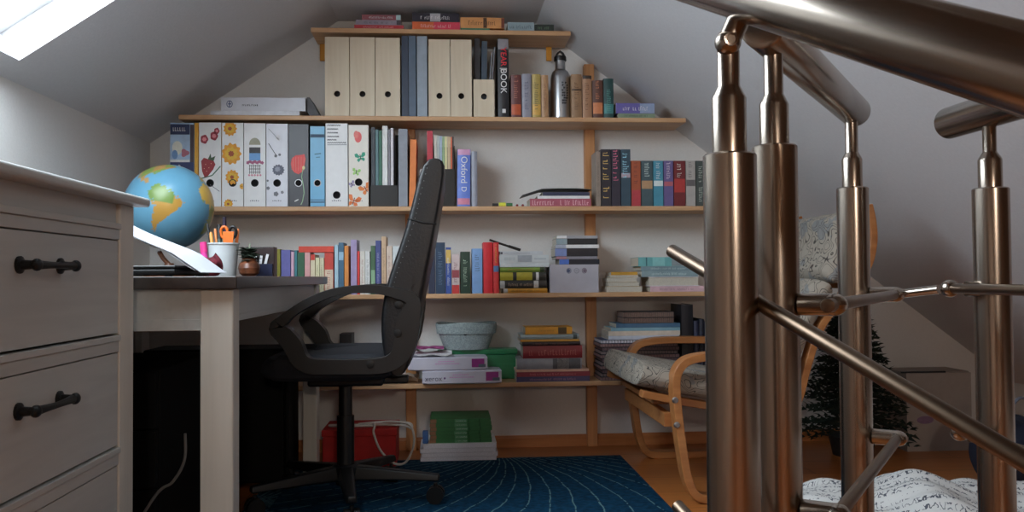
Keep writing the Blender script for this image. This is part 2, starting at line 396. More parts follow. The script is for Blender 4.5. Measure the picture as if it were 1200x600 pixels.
# ------------------------------------------------------------------ chest of drawers
CX = -0.625                                          # its drawer fronts
CY0, CY1 = 0.67, 1.755
def chest():
    t = empty('chest_of_drawers', (CX - 0.25, (CY0 + CY1) / 2, 0), 'white-stained chest of drawers with black bow handles beside the desk', 'chest of drawers')
    ox, oy = t.location.x, t.location.y
    X = lambda x: x - ox
    Yl = lambda y: y - oy
    xb = XL + 0.03
    pw = 0.072
    # carcass: side posts, sides and back
    for ya, yb in ((CY1 - pw, CY1), (CY0, CY0 + pw)):
        MB().box(X(CX - 0.03), X(CX), Yl(ya), Yl(yb), 0.0, 0.825).build('corner_post', M_WHITEWOOD_Z, t, bevel=0.003)
        MB().box(X(xb), X(CX - 0.03), Yl(ya if ya < 1 else yb - 0.022), Yl(ya + 0.022 if ya < 1 else yb), 0.06, 0.825).build('side_panel', M_WHITEWOOD, t, bevel=0.002)
    MB().box(X(xb), X(xb + 0.01), Yl(CY0 + 0.022), Yl(CY1 - 0.022), 0.06, 0.825).build('back_panel', M_WHITEWOOD, t)
    tp = MB().box(X(xb - 0.005), X(CX + 0.028), Yl(CY0 - 0.02), Yl(CY1 + 0.014), 0.825, 0.843)
    tp.build('top', M_WHITEWOOD, t, bevel=0.006, seg=3)
    a, b = Yl(CY0 + pw), Yl(CY1 - pw)
    MB().box(X(CX - 0.028), X(CX - 0.008), a, b, 0.787, 0.825).build('apron', M_WHITEWOOD, t, bevel=0.001)
    def rail(z0, z1):
        m = MB().box(X(CX - 0.02), X(CX - 0.001), a, b, z0, z1 - 0.011)
        m.box(X(CX - 0.02), X(CX + 0.003), a, b, z1 - 0.011, z1)
        m.build('rail', M_WHITEWOOD, t, bevel=0.0015)
    zs = [(0.579, 0.754), (0.366, 0.541), (0.152, 0.327)]
    for z0, z1 in ((0.756, 0.787), (0.543, 0.575), (0.329, 0.362), (0.115, 0.148)): rail(z0, z1)
    hb = MB()
    for z0, z1 in zs:
        d = MB().box(X(CX - 0.016), X(CX - 0.003), a + 0.002, b - 0.002, z0, z1)
        dr = d.build('drawer', M_WHITEWOOD, t, bevel=0.001)
        MB().box(X(xb + 0.02), X(CX - 0.017), a + 0.012, b - 0.012, z0 + 0.01, z1 - 0.02).build('drawer_box', M_WHITEWOOD, dr)
        zh = {0.579: 0.703, 0.366: 0.4885, 0.152: 0.275}[z0]
        for yh in (1.368, 1.057):
            h = MB(); yc = Yl(yh); xf = X(CX - 0.003)
            for sgn in (-1, 1):
                yy = yc + sgn * 0.066
                h.tube([(xf, yy, zh), (xf + 0.004, yy, zh), (xf + 0.006, yy, zh), (xf + 0.020, yy, zh), (xf + 0.026, yy, zh)], [0.013, 0.013, 0.0075, 0.0065, 0.0085], 14)
                h.ball((xf + 0.026, yy, zh), 0.0095, 14, sc=(0.8, 1.25, 1))
            h.tube([(xf + 0.024 + 0.004 * math.cos(k * PI / 2), yc + 0.066 * k, zh) for k in [q / 8 for q in range(-8, 9)]],
                   [0.0075 - 0.0025 * math.cos(k * PI / 2) for k in [q / 8 for q in range(-8, 9)]], 12)
            h.build('handle', M_BLACKIRON, dr, smooth=True)
    return t
chest()

# ------------------------------------------------------------------ desk
DXR = -0.449                                         # outer face of its legs
DY0, DY1 = 1.828, 3.03
DZ = 0.686
def desk():
    t = empty('desk', (DXR - 0.33, (DY0 + DY1) / 2, 0), 'desk with a dark brown top on white square legs in front of the shelves', 'desk')
    ox, oy = t.location.x, t.location.y
    X = lambda x: x - ox
    Y = lambda y: y - oy
    xl = XL + 0.04
    MB().box(X(xl - 0.03), X(DXR + 0.013), Y(DY0 - 0.025), Y(3.14), DZ - 0.027, DZ).build('desk_top', M_DARKTOP, t, bevel=0.003)
    for x0, x1 in ((DXR - 0.068, DXR), (xl, xl + 0.068)):
        for y0, y1 in ((DY0, DY0 + 0.055), (DY1 - 0.068, DY1)):
            m = MB().box(X(max(x0, DXR - 0.047) if (y0 > 2.5 and x0 > -1) else x0), X(x1), Y(y0), Y(y1), 0.0055 if x0 > -1 else 0, DZ - 0.027)
            m.build('leg', M_WHITEWOOD_Z, t, bevel=0.004)
    def apron(x0, x1, y0, y1, ax):
        zb = 0.589 if ax == 'side' else 0.572
        m = MB().box(X(x0), X(x1), Y(y0), Y(y1), zb, DZ - 0.027)
        if ax == 'front': m.box(X(x0), X(x1), Y(y0 - 0.003), Y(y0), 0.572, 0.596)
        if ax == 'side': m.box(X(x1), X(x1 + 0.003), Y(y0), Y(y1), zb, 0.603)
        m.build('apron', M_WHITEWOOD, t, bevel=0.001)
    apron(xl + 0.068, DXR - 0.068, DY0 + 0.008, DY0 + 0.028, 'front')
    apron(xl + 0.068, DXR - 0.068, DY1 - 0.028, DY1 - 0.008, '')
    apron(DXR - 0.030, DXR - 0.008, DY0 + 0.055, DY1 - 0.068, 'side')
    apron(xl + 0.008, xl + 0.028, DY0 + 0.055, DY1 - 0.068, '')
desk()

# things under the desk
t = empty('computer_case', (-0.765, 2.96, 0), rot=(0, 0, PI / 2), label= 'black computer case standing under the desk by its far leg', cat='computer')
MB().box(-0.10, 0.10, -0.225, 0.225, 0.012, 0.45).build('case', M_BLACKMATTE, t, bevel=0.006)
MB().box(-0.095, 0.095, -0.240, -0.2255, 0.02, 0.445).build('front_panel', M_BLACKMATTE, t, bevel=0.006)
for sx in (-0.08, 0.08):
    for sy in (-0.2, 0.2): MB().lathe([(0.014, 0), (0.012, 0.0118)], 16, (sx, sy, 0)).build('foot', M_BLACKMATTE, t)
MB().lathe([(0.008, 0), (0.008, 0.004)], 16).build('power_button', M_STEELRING, t, loc=(0.06, -0.2405, 0.40), rot=(PI / 2, 0, 0))
t = empty('pedestal_cabinet', (-0.895, 2.40, 0), 'black drawer pedestal in the dark under the desk beside the computer case', 'cabinet')
MB().box(-0.19, 0.19, -0.24, 0.25, 0.02, 0.46).build('body', M_BLACKMATTE, t, bevel=0.004)
for k in range(3):
    d = MB().box(-0.186, 0.186, -0.258, -0.2405, 0.03 + 0.143 * k, 0.03 + 0.143 * k + 0.138).build('drawer', M_BLACKMATTE, t, bevel=0.003)
    MB().box(-0.06, 0.06, -0.268, -0.2585, 0.125 + 0.143 * k, 0.135 + 0.143 * k).build('handle', M_BLACKIRON, d, bevel=0.002)
for sx in (-0.16, 0.16):
    for sy in (-0.2, 0.2): MB().lathe([(0.016, 0), (0.016, 0.0198)], 16, (sx, sy, 0)).build('foot', M_BLACKMATTE, t)
tag(MB().tube(smooth_path([P(217, 508, 2.10), P(216, 540, 2.10), P(202, 565, 2.10), P(182, 581, 2.10), (-0.79, 2.09, 0.02), (-0.84, 2.06, 0.0045)], 8), 0.0035, 8).build('cable', M_CABLEGREY, smooth=True),
    'thin grey cable hanging down in the dark under the desk', 'cable')

# ------------------------------------------------------------------ globe
GC = P(198.5, 243, 2.76)
def globe():
    R = 0.134
    t = empty('globe', (GC.x, GC.y, DZ), 'blue desk globe with green and orange continents on the desk corner', 'globe')
    cz = GC.z - DZ
    LAND = [([(-80, 0), (-78, 8), (-72, 12), (-62, 10), (-50, 3), (-44, -2), (-35, -6), (-39, -16), (-48, -26), (-54, -34), (-62, -40), (-66, -47), (-68, -55), (-74, -50), (-73, -35), (-70, -18), (-81, -5)], 'sa'),
            ([(-17, 15), (-16, 22), (-10, 30), (-5, 36), (10, 37), (20, 32), (32, 31), (38, 20), (43, 12), (51, 11), (40, -5), (40, -16), (33, -28), (20, -35), (15, -26), (12, -14), (9, 0), (5, 5), (-8, 5)], 'af'),
            ([(-165, 65), (-130, 70), (-95, 72), (-80, 66), (-65, 60), (-55, 52), (-66, 44), (-76, 35), (-81, 26), (-84, 30), (-92, 29), (-97, 22), (-90, 20), (-87, 16), (-83, 10), (-79, 8), (-95, 15), (-105, 20), (-117, 32), (-124, 45), (-135, 58)], 'na'),
            ([(-60, 81), (-20, 82), (-22, 70), (-42, 60), (-53, 67)], 'gr'),
            ([(-9, 37), (-9, 44), (0, 49), (8, 57), (6, 62), (20, 70), (60, 70), (100, 77), (140, 72), (179, 68), (160, 60), (140, 50), (122, 38), (120, 25), (108, 12), (100, 8), (95, 20), (80, 8), (72, 22), (58, 25), (50, 30), (36, 36), (27, 37), (15, 40), (3, 42)], 'eu')]
    def inside(p, lo, la):
        c = False; n = len(p); j = n - 1
        for i in range(n):
            if (p[i][1] > la) != (p[j][1] > la) and lo < (p[j][0] - p[i][0]) * (la - p[i][1]) / (p[j][1] - p[i][1]) + p[i][0]: c = not c
            j = i
        return c
    NU, NV = 220, 110
    v = []; f = []; cols = []
    # orient: longitude -36 faces the viewer, the north pole leans back and to the side
    view = Vector((-GC.x, -GC.y, 0)).normalized()
    rz = Matrix.Rotation(math.atan2(view.y, view.x) + math.radians(52), 3, 'Z')
    side = Vector((view.y, -view.x, 0))
    tilt = Matrix.Rotation(math.radians(-12), 3, view) @ Matrix.Rotation(math.radians(13), 3, side)
    for j in range(NV + 1):
        la = -90 + 180 * j / NV
        for i in range(NU):
            lo = -180 + 360 * i / NU
            a, b = math.radians(lo), math.radians(la)
            p = tilt @ (rz @ Vector((math.cos(b) * math.cos(a), math.cos(b) * math.sin(a), math.sin(b))))
            v.append(p * R)
            c = rgb(100, 156, 184)
            wob = 2.2 * math.sin(lo * 0.9 + la * 0.5) + 1.6 * math.sin(la * 1.3 - lo * 0.4)
            for poly, k in LAND:
                if inside(poly, lo + wob * 0.7, la + wob * 0.5):
                    s = math.sin(lo * 0.21 + 1.3) + math.sin(la * 0.17 + lo * 0.08)
                    if k == 'sa': c = rgb(112, 142, 66) if la > -12 and lo < -48 else rgb(186, 142, 66)
                    elif k == 'af': c = rgb(216, 178, 84) if la > 8 or s > 0.6 else rgb(150, 160, 80)
                    elif k == 'gr': c = rgb(206, 206, 196)
                    elif k == 'na': c = rgb(176, 138, 84) if s > 0 else rgb(128, 150, 76)
                    else: c = rgb(190, 160, 90) if s > 0 else rgb(140, 156, 84)
            if la < -72: c = rgb(225, 228, 228)
            cols.append(c)
    for j in range(NV):
        for i in range(NU):
            f.append((j * NU + i, j * NU + (i + 1) % NU, (j + 1) * NU + (i + 1) % NU, (j + 1) * NU + i))
    m, N, L, b = nodes_of('printed_map')
    at = N.new('ShaderNodeAttribute'); at.attribute_name = 'map'; L.new(at.outputs['Color'], b.inputs['Base Color']); b.inputs['Roughness'].default_value = 0.3
    mb = MB().add(v, f)
    o = mb.build('sphere', m, t, loc=(0, 0, cz), smooth=True)
    ca = o.data.color_attributes.new('map', 'FLOAT_COLOR', 'POINT')
    for i, c in enumerate(cols): ca.data[i].color = c
    ax = tilt @ Vector((0, 0, 1)); s2 = view
    mer = []
    perp = (view - view.dot(ax) * ax).normalized()
    for k in range(25):
        a = -PI / 2 + PI * k / 24
        mer.append(Vector((0, 0, cz)) + (ax * math.sin(a) - perp * math.cos(a)) * (R + 0.009))
    MB().tube(mer, 0.004, 8).build('meridian_arm', M_STEELRING, t, smooth=True)
    MB().tube([Vector((0, 0, cz)) + ax * (R + 0.012), Vector((0, 0, cz)) - ax * (R + 0.012)], 0.003, 8).build('axle', M_STEELRING, t)
    W = wood('globe_base_wood', (96, 56, 34), (120, 74, 46), 'X', 0.4)
    MB().lathe([(0.075, 0), (0.075, 0.010), (0.060, 0.020), (0.018, 0.030), (0.013, 0.045)], 32).build('base', W, t, smooth=True)
    b0 = min(mer, key=lambda p: p.z)
    MB().tube([(0, 0, 0.040), (b0.x * 0.6, b0.y * 0.6, (0.04 + b0.z) / 2), b0], 0.007, 10).build('stem', W, t, smooth=True)
globe()

# ------------------------------------------------------------------ things on the desk
# pencil cup
pc = P(262, 322, 2.62)
t = empty('pen_cup', (pc.x, pc.y, DZ), 'white plastic cup full of pens and scissors beside the globe', 'pen cup')
M_CUP = mat('white_cup', (206, 212, 214), 0.5, var=0.04)
hC = 0.102
MB().lathe([(0.036, 0), (0.044, hC - 0.006), (0.047, hC - 0.004), (0.047, hC), (0.043, hC), (0.035, 0.006), (0.001, 0.006)], 32).build('cup', M_CUP, t, smooth=True)
def pen(px, py, base, r, c, name, label, cat, cap=None, tip=None, yoff=0.0):
    a = Vector((pc.x + base[0], pc.y + base[1], DZ + 0.010)); e = P(px, py, pc.y + yoff); d = (e - a)
    o = MB().tube([a, a + d * 0.96, e], [r, r, r * 0.6], 10).build(name, mat('pen_body', c, 0.4, k=1.6), smooth=True)
    tag(o, label, cat, 'pens in the white cup')
    if cap: MB().tube([a + d * 0.72, e + d * 0.01], [r * 1.18, r * 1.1], 10).build('cap', mat('pen_cap', cap, 0.4, k=1.6), o, smooth=True)
pen(247, 272, (-0.022, -0.012), 0.0050, (220, 130, 60), 'pencil', 'orange pencil leaning out over the rim of the white cup', 'pencil')
pen(252, 268, (-0.014, 0.012), 0.0042, (200, 120, 70), 'pencil', 'thin tan pencil standing in the white pen cup', 'pencil', yoff=.012)
pen(257, 264, (-0.006, -0.014), 0.0065, (30, 52, 44), 'marker_pen', 'dark green marker in the middle of the pen cup', 'pen', (24, 24, 26))
pen(262, 268, (0.003, 0.016), 0.0045, (120, 190, 90), 'ballpoint_pen', 'light green pen in the white cup', 'pen', yoff=.014)
pen(263, 255, (0.006, -0.002), 0.0050, (40, 30, 48), 'ballpoint_pen', 'dark violet pen rising highest out of the pen cup', 'pen', (30, 22, 40))
pen(279, 268, (0.025, 0.012), 0.0050, (235, 110, 60), 'felt_tip_pen', 'orange felt tip pen against the rim of the pen cup', 'pen', yoff=.012)
pen(243, 262, (-0.025, 0.004), 0.0040, (26, 26, 28), 'ballpoint_pen', 'black pen at the rim of the cup next to the globe', 'pen', yoff=.005)
# scissors
sc_ = empty('scissors', (pc.x + 0.016, pc.y - 0.006, DZ + 0.010), 'scissors with orange and black grips stuck in the white pen cup', 'scissors')
M_OR = mat('orange_grip', (240, 96, 30), 0.4, k=1.5)
for sgn in (-1, 1):
    MB().prism([(-0.004, 0), (0.005, 0.0), (0.006, 0.09), (-0.006, 0.09)], lambda a, b, e: (a + sgn * 0.002, e + sgn * 0.0012, b), -0.001, 0.001).build('blade', M_STEELRING, sc_)
    g = MB(); c = (sgn * 0.013, 0, 0.124)
    g.tube([(c[0] + 0.010 * math.cos(q), 0, c[2] + 0.017 * math.sin(q)) for q in [2 * PI * k / 20 for k in range(20)]], 0.0042, 8, closed=True)
    g.tube([(sgn * 0.004, 0, 0.085), (sgn * 0.008, 0, 0.098), (sgn * 0.012, 0, 0.110)], 0.0052, 8)
    g.build('grip', M_OR if sgn < 0 else M_BLACKPLASTIC, sc_, smooth=True)
MB().prism([(-0.014, 0.09), (0.014, 0.09), (0.018, 0.126), (-0.016, 0.126)], lambda a, b, e: (a, e, b), -0.007, -0.0035).build('grip_cover', M_OR, sc_, bevel=0.001)
# pink highlighter in a crumpled red pouch
pp = P(243, 322, 2.50)
t = MB()
random.seed(3)
nu, nv = 18, 9
v = []; f = []
for j in range(nv):
    tt = j / (nv - 1)
    for i in range(nu):
        a = 2 * PI * i / nu
        r = (0.034 + 0.006 * math.sin(3 * a + 4 * tt) + 0.004 * math.sin(5 * a)) * math.sin(0.35 + 2.3 * tt) ** 0.6
        v.append((r * 1.15 * math.cos(a), r * math.sin(a), 0.062 * tt + (0.008 * math.sin(2 * a + 1) if tt > .6 else 0)))
for j in range(nv - 1):
    for i in range(nu): f.append((j * nu + i, j * nu + (i + 1) % nu, (j + 1) * nu + (i + 1) % nu, (j + 1) * nu + i))
f.append(tuple(range(nu - 1, -1, -1)))
t.add(v, f)
po = t.build('pouch', mat('wine_red_knit', (120, 40, 54), 0.9, var=0.6, scale=70, bump=0.5, k=0.9), loc=(pp.x, pp.y, DZ), smooth=True, sub=1)
tag(po, 'small crumpled wine-red pouch between globe and pen cup', 'pouch')
hl = MB().tube([(pp.x - 0.004, pp.y, DZ + 0.02), (pp.x - 0.010, pp.y, DZ + 0.076), (pp.x - 0.012, pp.y, DZ + 0.098)], [0.0095, 0.0095, 0.007], 12).build('highlighter_pen', mat('neon_pink', (255, 60, 140), 0.4, k=1.5), smooth=True)
tag(hl, 'neon pink highlighter standing in the wine-red pouch', 'pen')
MB().tube([(pp.x - 0.009, pp.y, DZ + 0.071), (pp.x - 0.012, pp.y, DZ + 0.100)], [0.0105, 0.0095], 12).build('cap', mat('neon_pink_cap', (245, 50, 120), 0.35, k=1.4), hl, smooth=True)

# amber glass pot with a dark little plant
pl = P(292, 322, 2.60)
t = empty('potted_plant', (pl.x, pl.y, DZ), 'little dark plant in a round amber pot beside the pen cup', 'plant')
MB().lathe([(0.016, 0), (0.028, 0.010), (0.032, 0.026), (0.028, 0.040), (0.020, 0.048), (0.022, 0.054), (0.018, 0.054), (0.016, 0.046), (0.001, 0.046)], 28).build('pot', mat('amber_glaze', (104, 60, 38), 0.3, var=0.6, scale=45, k=0.9), t, smooth=True)
lv = MB(); random.seed(11)
for k in range(46):
    a = random.uniform(0, 2 * PI); h = random.uniform(0.0, 0.048); rr = random.uniform(0.022, 0.044)
    b0 = Vector((0, 0, 0.040 + h * 0.7)); e = b0 + Vector((rr * math.cos(a), rr * math.sin(a), random.uniform(-0.004, 0.02)))
    d = (e - b0); s = Vector((-d.y, d.x, 0)).normalized() * random.uniform(0.009, 0.015)
    m = b0 + d * 0.55 + Vector((0, 0, 0.005))
    lv.add([b0, m + s, e, m - s, m + Vector((0, 0, 0.003))], [(0, 3, 4), (3, 2, 4), (2, 1, 4), (1, 0, 4)])
lv.build('foliage', mat('dark_leaf', (34, 44, 34), 0.6, var=0.5, scale=50, k=1.2), t)
MB().tube([(0, 0, 0.044), (0.002, 0, 0.10)], 0.0025, 8).build('stem', mat('plant_stem', (150, 160, 140), 0.6), t)
# small dark box with a night photo and white paper slips in front
bx = P(309, 322, 2.72)
t = empty('photo_box', (bx.x, bx.y, DZ), 'small dark picture box with white paper slips in its front on the desk edge', 'box')
MB().box(-0.048, 0.036, -0.018, 0.03, 0, 0.093).build('body', mat('night_print', (46, 30, 30), 0.4, var=0.8, scale=24), t, bevel=0.002)
MB().box(-0.045, 0.033, -0.034, -0.0185, 0, 0.040).build('front_pocket', mat('dark_blue_card', (26, 34, 66), 0.5, var=0.5, scale=30), t, bevel=0.001)
for k in range(4):
    MB().box(-0.004, 0.004, -0.0255, -0.0245, 0.018, 0.066 + 0.006 * (k % 2)).build('paper_slip', M_WHITEPAPER, t, loc=(-0.03 + 0.010 * k, 0.0008 * k, 0), rot=(0, 0.12 * (k - 1), 0))

# closed black notebook computer under an open white paper pad
lp = (-0.765, 1.985)
t = empty('laptop', (lp[0], lp[1], DZ), 'closed black laptop lying on the desk under white papers', 'laptop')
MB().box(-0.19, 0.19, -0.13, 0.13, 0.003, 0.016).build('base', M_BLACKPLASTIC, t, bevel=0.004)
MB().box(-0.19, 0.19, -0.13, 0.13, 0.0165, 0.024).build('lid', M_BLACKPLASTIC, t, bevel=0.003)
for sx in (-0.17, 0.17):
    for sy in (-0.11, 0.11): MB().lathe([(0.008, 0), (0.008, 0.0028)], 12, (sx, sy, 0)).build('foot', M_BLACKPLASTIC, t)
for k in range(3): MB().box(0.05 + 0.012 * k, 0.058 + 0.012 * k, -0.1306, -0.1295, 0.007, 0.012).build('port', M_STEELRING, t)
# open loose-leaf pad: sheets that arch up towards the chest and slide down to a point
t = empty('paper_pad', (lp[0], lp[1], DZ + 0.024), 'open pad of white paper arching over the black laptop', 'paper pad')
def sheet(dz, dx, name, m, thick=0.0012):
    b = MB(); nx, ny = 16, 8
    for up in (0, 1):
        v = []
        for j in range(ny + 1):
            for i in range(nx + 1):
                s = i / nx; y = -0.11 + 0.22 * j / ny
                x = -0.09 + dx + 0.318 * s
                z = dz + 0.150 * (1 - s) ** 1.08 + 0.007 * math.sin(s * 7 + j * .2) * (1 - s) - 0.020 * max(0, s - 0.80) / 0.2 + 0.004
                v.append((x, y + 0.03 * s, max(z, -0.022 if x > .192 else 0.001) + thick * up))
        off = 0
        f = [(j * (nx + 1) + i, j * (nx + 1) + i + 1, (j + 1) * (nx + 1) + i + 1, (j + 1) * (nx + 1) + i) for j in range(ny) for i in range(nx)]
        b.add(v, f)
    W = nx + 1; Hn = (nx + 1) * (ny + 1)
    ring = [i for i in range(W)] + [j * W + nx for j in range(1, ny + 1)] + [ny * W + i for i in range(nx - 1, -1, -1)] + [j * W for j in range(ny - 1, 0, -1)]
    b.f += [(ring[k], ring[(k + 1) % len(ring)], ring[(k + 1) % len(ring)] + Hn, ring[k] + Hn) for k in range(len(ring))]; b.m += [0] * len(ring)
    return b.build(name, m, t, smooth=True)
M_PADW = mat('pad_paper', (188, 190, 196), 0.85, var=0.02)
sheet(0.0, 0, 'sheet', M_PADW); sheet(0.004, -0.012, 'sheet', M_PADW); sheet(0.008, -0.02, 'sheet', M_PADW)

# ------------------------------------------------------------------ office chair
def office_chair():
    YC = 2.62; YN = 2.39; YFAR = 2.85
    org = Vector((P(405, 500, YC).x, YC, 0.0055))
    t = empty('office_chair', org, 'black swivel office chair with loop armrests pulled up to the desk', 'chair')
    def Q(px, py, Y=YC): p = P(px, py, Y) - org; return (p.x, p.z)
    # backrest: padded shell, profile in the XZ plane, with rounded side edges
    prof = [(497, 200), (489, 232), (482, 262), (473, 290), (462, 320), (455, 345), (452, 370), (453, 397), (458, 420), (466, 432), (480, 430), (488, 410), (494, 365), (503, 323), (511, 280), (517, 245), (523, 210), (521, 199), (510, 196)]
    pts = [Q(*p) for p in prof]
    cx = sum(p[0] for p in pts) / len(pts); cz = sum(p[1] for p in pts) / len(pts)
    ys = [(-0.236, 0.0), (-0.235, 0.80), (-0.234, 0.86), (-0.226, 0.95), (-0.20, 1.0), (-0.1, 1.0), (0, 1.0), (0.1, 1.0), (0.20, 1.0), (0.226, 0.95), (0.234, 0.86), (0.235, 0.80), (0.236, 0.0)]
    mid = [None] * len(pts)
    # squeeze towards the profile's spine line, not its centre, so the pad keeps its height
    n = len(pts)
    b = MB(); v = []
    top = Q(508, 199); bot = Q(472, 428)
    def spine(z):
        tt = max(0, min(1, (z - bot[1]) / (top[1] - bot[1])))
        xs = [Q(470, 430)[0], Q(473, 380)[0], Q(481, 330)[0], Q(495, 275)[0], Q(506, 230)[0], Q(511, 198)[0]]
        k = min(4, int(tt * 5)); fr = tt * 5 - k; return xs[k] + (xs[k + 1] - xs[k]) * fr
    for y, s in ys:
        for (x, z) in pts:
            sx = spine(z); v.append((sx + (x - sx) * s, y, bot[1] + (z - bot[1]) * (0.985 + 0.015 * s)))
    f = []
    for j in range(len(ys) - 1):
        for k in range(n): f.append((j * n + k, j * n + (k + 1) % n, (j + 1) * n + (k + 1) % n, (j + 1) * n + k))
    f.append(tuple(range(n - 1, -1, -1))); f.append(tuple((len(ys) - 1) * n + k for k in range(n)))
    br = b.add(v, f).build('backrest', M_LEATHER, t, smooth=True, sub=1)
    # stitched seams
    sm = MB()
    for (p, q_) in (((483, 263), (514, 268)),):
        a = Q(*p); c = Q(*q_)
        for y in (-0.2365,): sm.tube([(a[0] + 0.004, y + 0.004, a[1]), ((a[0] + c[0]) / 2, y, (a[1] + c[1]) / 2 - 0.004), (c[0] - 0.004, y + 0.004, c[1])], 0.0028, 8)
        sm.tube([(a[0] - 0.001, -0.225, a[1]), (a[0] - 0.003, 0, a[1]), (a[0] - 0.001, 0.225, a[1])], 0.003, 8)
    sm.build('headrest_seam', M_BLACKPLASTIC, br, smooth=True)
    ln = MB(); path = [Q(500, 204), (Q(492, 236)), Q(486, 262), Q(477, 292), Q(467, 320), Q(461, 342)]
    for k, (x, z) in enumerate(smooth_path([(x, 0, z) for x, z in path], 10) and [(p.x, p.z) for p in smooth_path([(x, 0, z) for x, z in path], 10)]):
        if k % 2 == 0: ln.ball((x + 0.010, -0.2358, z), 0.0013, 6)
    ln.build('stitching', mat('grey_thread', (110, 112, 118), 0.6), br)
    # seat
    st = MB(); sz = 0.462
    outline = []
    x0, x1, hy = -0.225, 0.165, 0.235
    for k in range(40):
        a = 2 * PI * k / 40; c, s = math.cos(a), math.sin(a)
        e = 0.42
        outline.append(((x0 + x1) / 2 + (x1 - x0) / 2 * math.copysign(abs(c) ** e, c), hy * math.copysign(abs(s) ** e, s)))
    v = []; f = []; n = len(outline); cxm = (x0 + x1) / 2
    lay = [(0.86, sz - 0.075), (0.97, sz - 0.062), (1.0, sz - 0.035), (0.975, sz - 0.012), (0.90, sz), (0.45, sz + 0.002)]
    for s, z in lay:
        for (x, y) in outline: v.append((cxm + (x - cxm) * s, y * s, z - (0.014 if x < x0 + 0.05 and z > sz - 0.04 else 0)))
    for j in range(len(lay) - 1):
        for k in range(n): f.append((j * n + k, j * n + (k + 1) % n, (j + 1) * n + (k + 1) % n, (j + 1) * n + k))
    f.append(tuple(range(n - 1, -1, -1))); f.append(tuple((len(lay) - 1) * n + k for k in range(n)))
    st.add(v, f).build('seat', M_MESHCLOTH, t, smooth=True)
    # armrests: one closed loop each
    cl = [(484, 352), (462, 343), (440, 339), (415, 339), (390, 343), (366, 352.5), (345, 365), (333, 375), (325, 384), (335, 393), (345, 405), (352, 420), (364, 428), (390, 429), (420, 429), (450, 427), (466, 419), (474, 404), (478, 380)]
    hw = [8, 5.5, 5, 4.5, 4.5, 5, 4.8, 6, 7.5, 10, 10.5, 9.5, 9, 8.5, 8.5, 9, 10, 13, 14]
    pts2 = [Q(px, py, YN) for px, py in cl]; m = len(cl)
    sp = []; sw = []
    for i in range(m):                               # closed Catmull-Rom
        p0, p1, p2, p3 = (Vector(pts2[(i + d) % m]) for d in (-1, 0, 1, 2))
        for k in range(4):
            q = k / 4
            c = 0.5 * ((2 * p1) + (p2 - p0) * q + (2 * p0 - 5 * p1 + 4 * p2 - p3) * q * q + (3 * p1 - p0 - 3 * p2 + p3) * q ** 3)
            sp.append((c.x, c.y)); sw.append((hw[i] + (hw[(i + 1) % m] - hw[i]) * q) * YN / 1000)
    for yc in (YN - YC - 0.004, YFAR - YC + 0.004):
        a = MB().ribbon(sp, sw, yc - 0.024, yc + 0.024, closed=True).build('armrest', M_BLACKPLASTIC, t, bevel=0.009, seg=3)
        ys_ = -1 if yc < 0 else 1
        for (px, py) in ((468, 357), (467, 390), (435, 426)):
            x, z = Q(px, py, YN)
            MB().lathe([(0.011, 0), (0.011, 0.002), (0.007, 0.003)], 18).build('bolt', M_BLACKIRON, a, loc=(x, yc + ys_ * 0.0238, z), rot=(PI / 2 * (1 if ys_ < 0 else -1), 0, 0), smooth=True)
    # back bar, mechanism, gas lift
    MB().box(-0.10, 0.12, -0.09, 0.09, sz - 0.105, sz - 0.076).build('tilt_mechanism', M_BLACKPLASTIC, t, bevel=0.008)
    MB().tube([(-0.02, 0.09, sz - 0.09), (-0.03, 0.2, sz - 0.10), (-0.03, 0.25, sz - 0.11)], 0.006, 10).build('tilt_lever', M_BLACKPLASTIC, t, smooth=True)
    bb = Q(474, 425); MB().box(0.10, bb[0] + 0.012, -0.03, 0.03, sz - 0.105, sz - 0.085).build('back_bar', M_BLACKPLASTIC, t, bevel=0.004)
    MB().lathe([(0.030, 0.055), (0.030, 0.10), (0.026, 0.10), (0.026, 0.26), (0.020, 0.26), (0.020, sz - 0.104)], 28).build('gas_lift', M_BLACKPLASTIC, t, smooth=True)
    hub = MB().lathe([(0.030, 0.062), (0.042, 0.068), (0.042, 0.108), (0.034, 0.116)], 28).build('base_hub', M_BLACKPLASTIC, t, smooth=True)
    for k in range(5):
        a = math.radians(-8 + 72 * k); d = Vector((math.cos(a), math.sin(a), 0)); s = Vector((-d.y, d.x, 0))
        L_ = 0.285
        arm = MB(); secs = [(0.03, 0.026, 0.070, 0.112), (0.15, 0.021, 0.070, 0.100), (L_, 0.016, 0.066, 0.086)]
        v = []
        for r, w_, za, zb in secs:
            v += [d * r + s * w_ + Vector((0, 0, za)), d * r - s * w_ + Vector((0, 0, za)), d * r - s * w_ * 0.7 + Vector((0, 0, zb)), d * r + s * w_ * 0.7 + Vector((0, 0, zb))]
        f = [(3, 2, 1, 0), (8, 9, 10, 11)]
        for j in range(2):
            for q in range(4): f.append((j * 4 + q, j * 4 + (q + 1) % 4, (j + 1) * 4 + (q + 1) % 4, (j + 1) * 4 + q))
        ar = arm.add(v, f).build('base_arm', M_BLACKPLASTIC, t, bevel=0.005)
        c = d * (L_ - 0.012)
        cs = MB()
        for side in (-1, 1):
            o_ = c + s * side * 0.013
            cs.tube([o_ - s * 0.008 + Vector((0, 0, 0.035)), o_ + s * 0.008 + Vector((0, 0, 0.035))], 0.0345 - 0.009, 20)
        cs.tube([c + Vector((0, 0, 0.03)), c + Vector((0, 0, 0.069))], 0.006, 10)
        cs.v = [(x, y, z - 0.0095) for x, y, z in cs.v]
        cs.build('castor', M_BLACKPLASTIC, t, smooth=True)
office_chair()

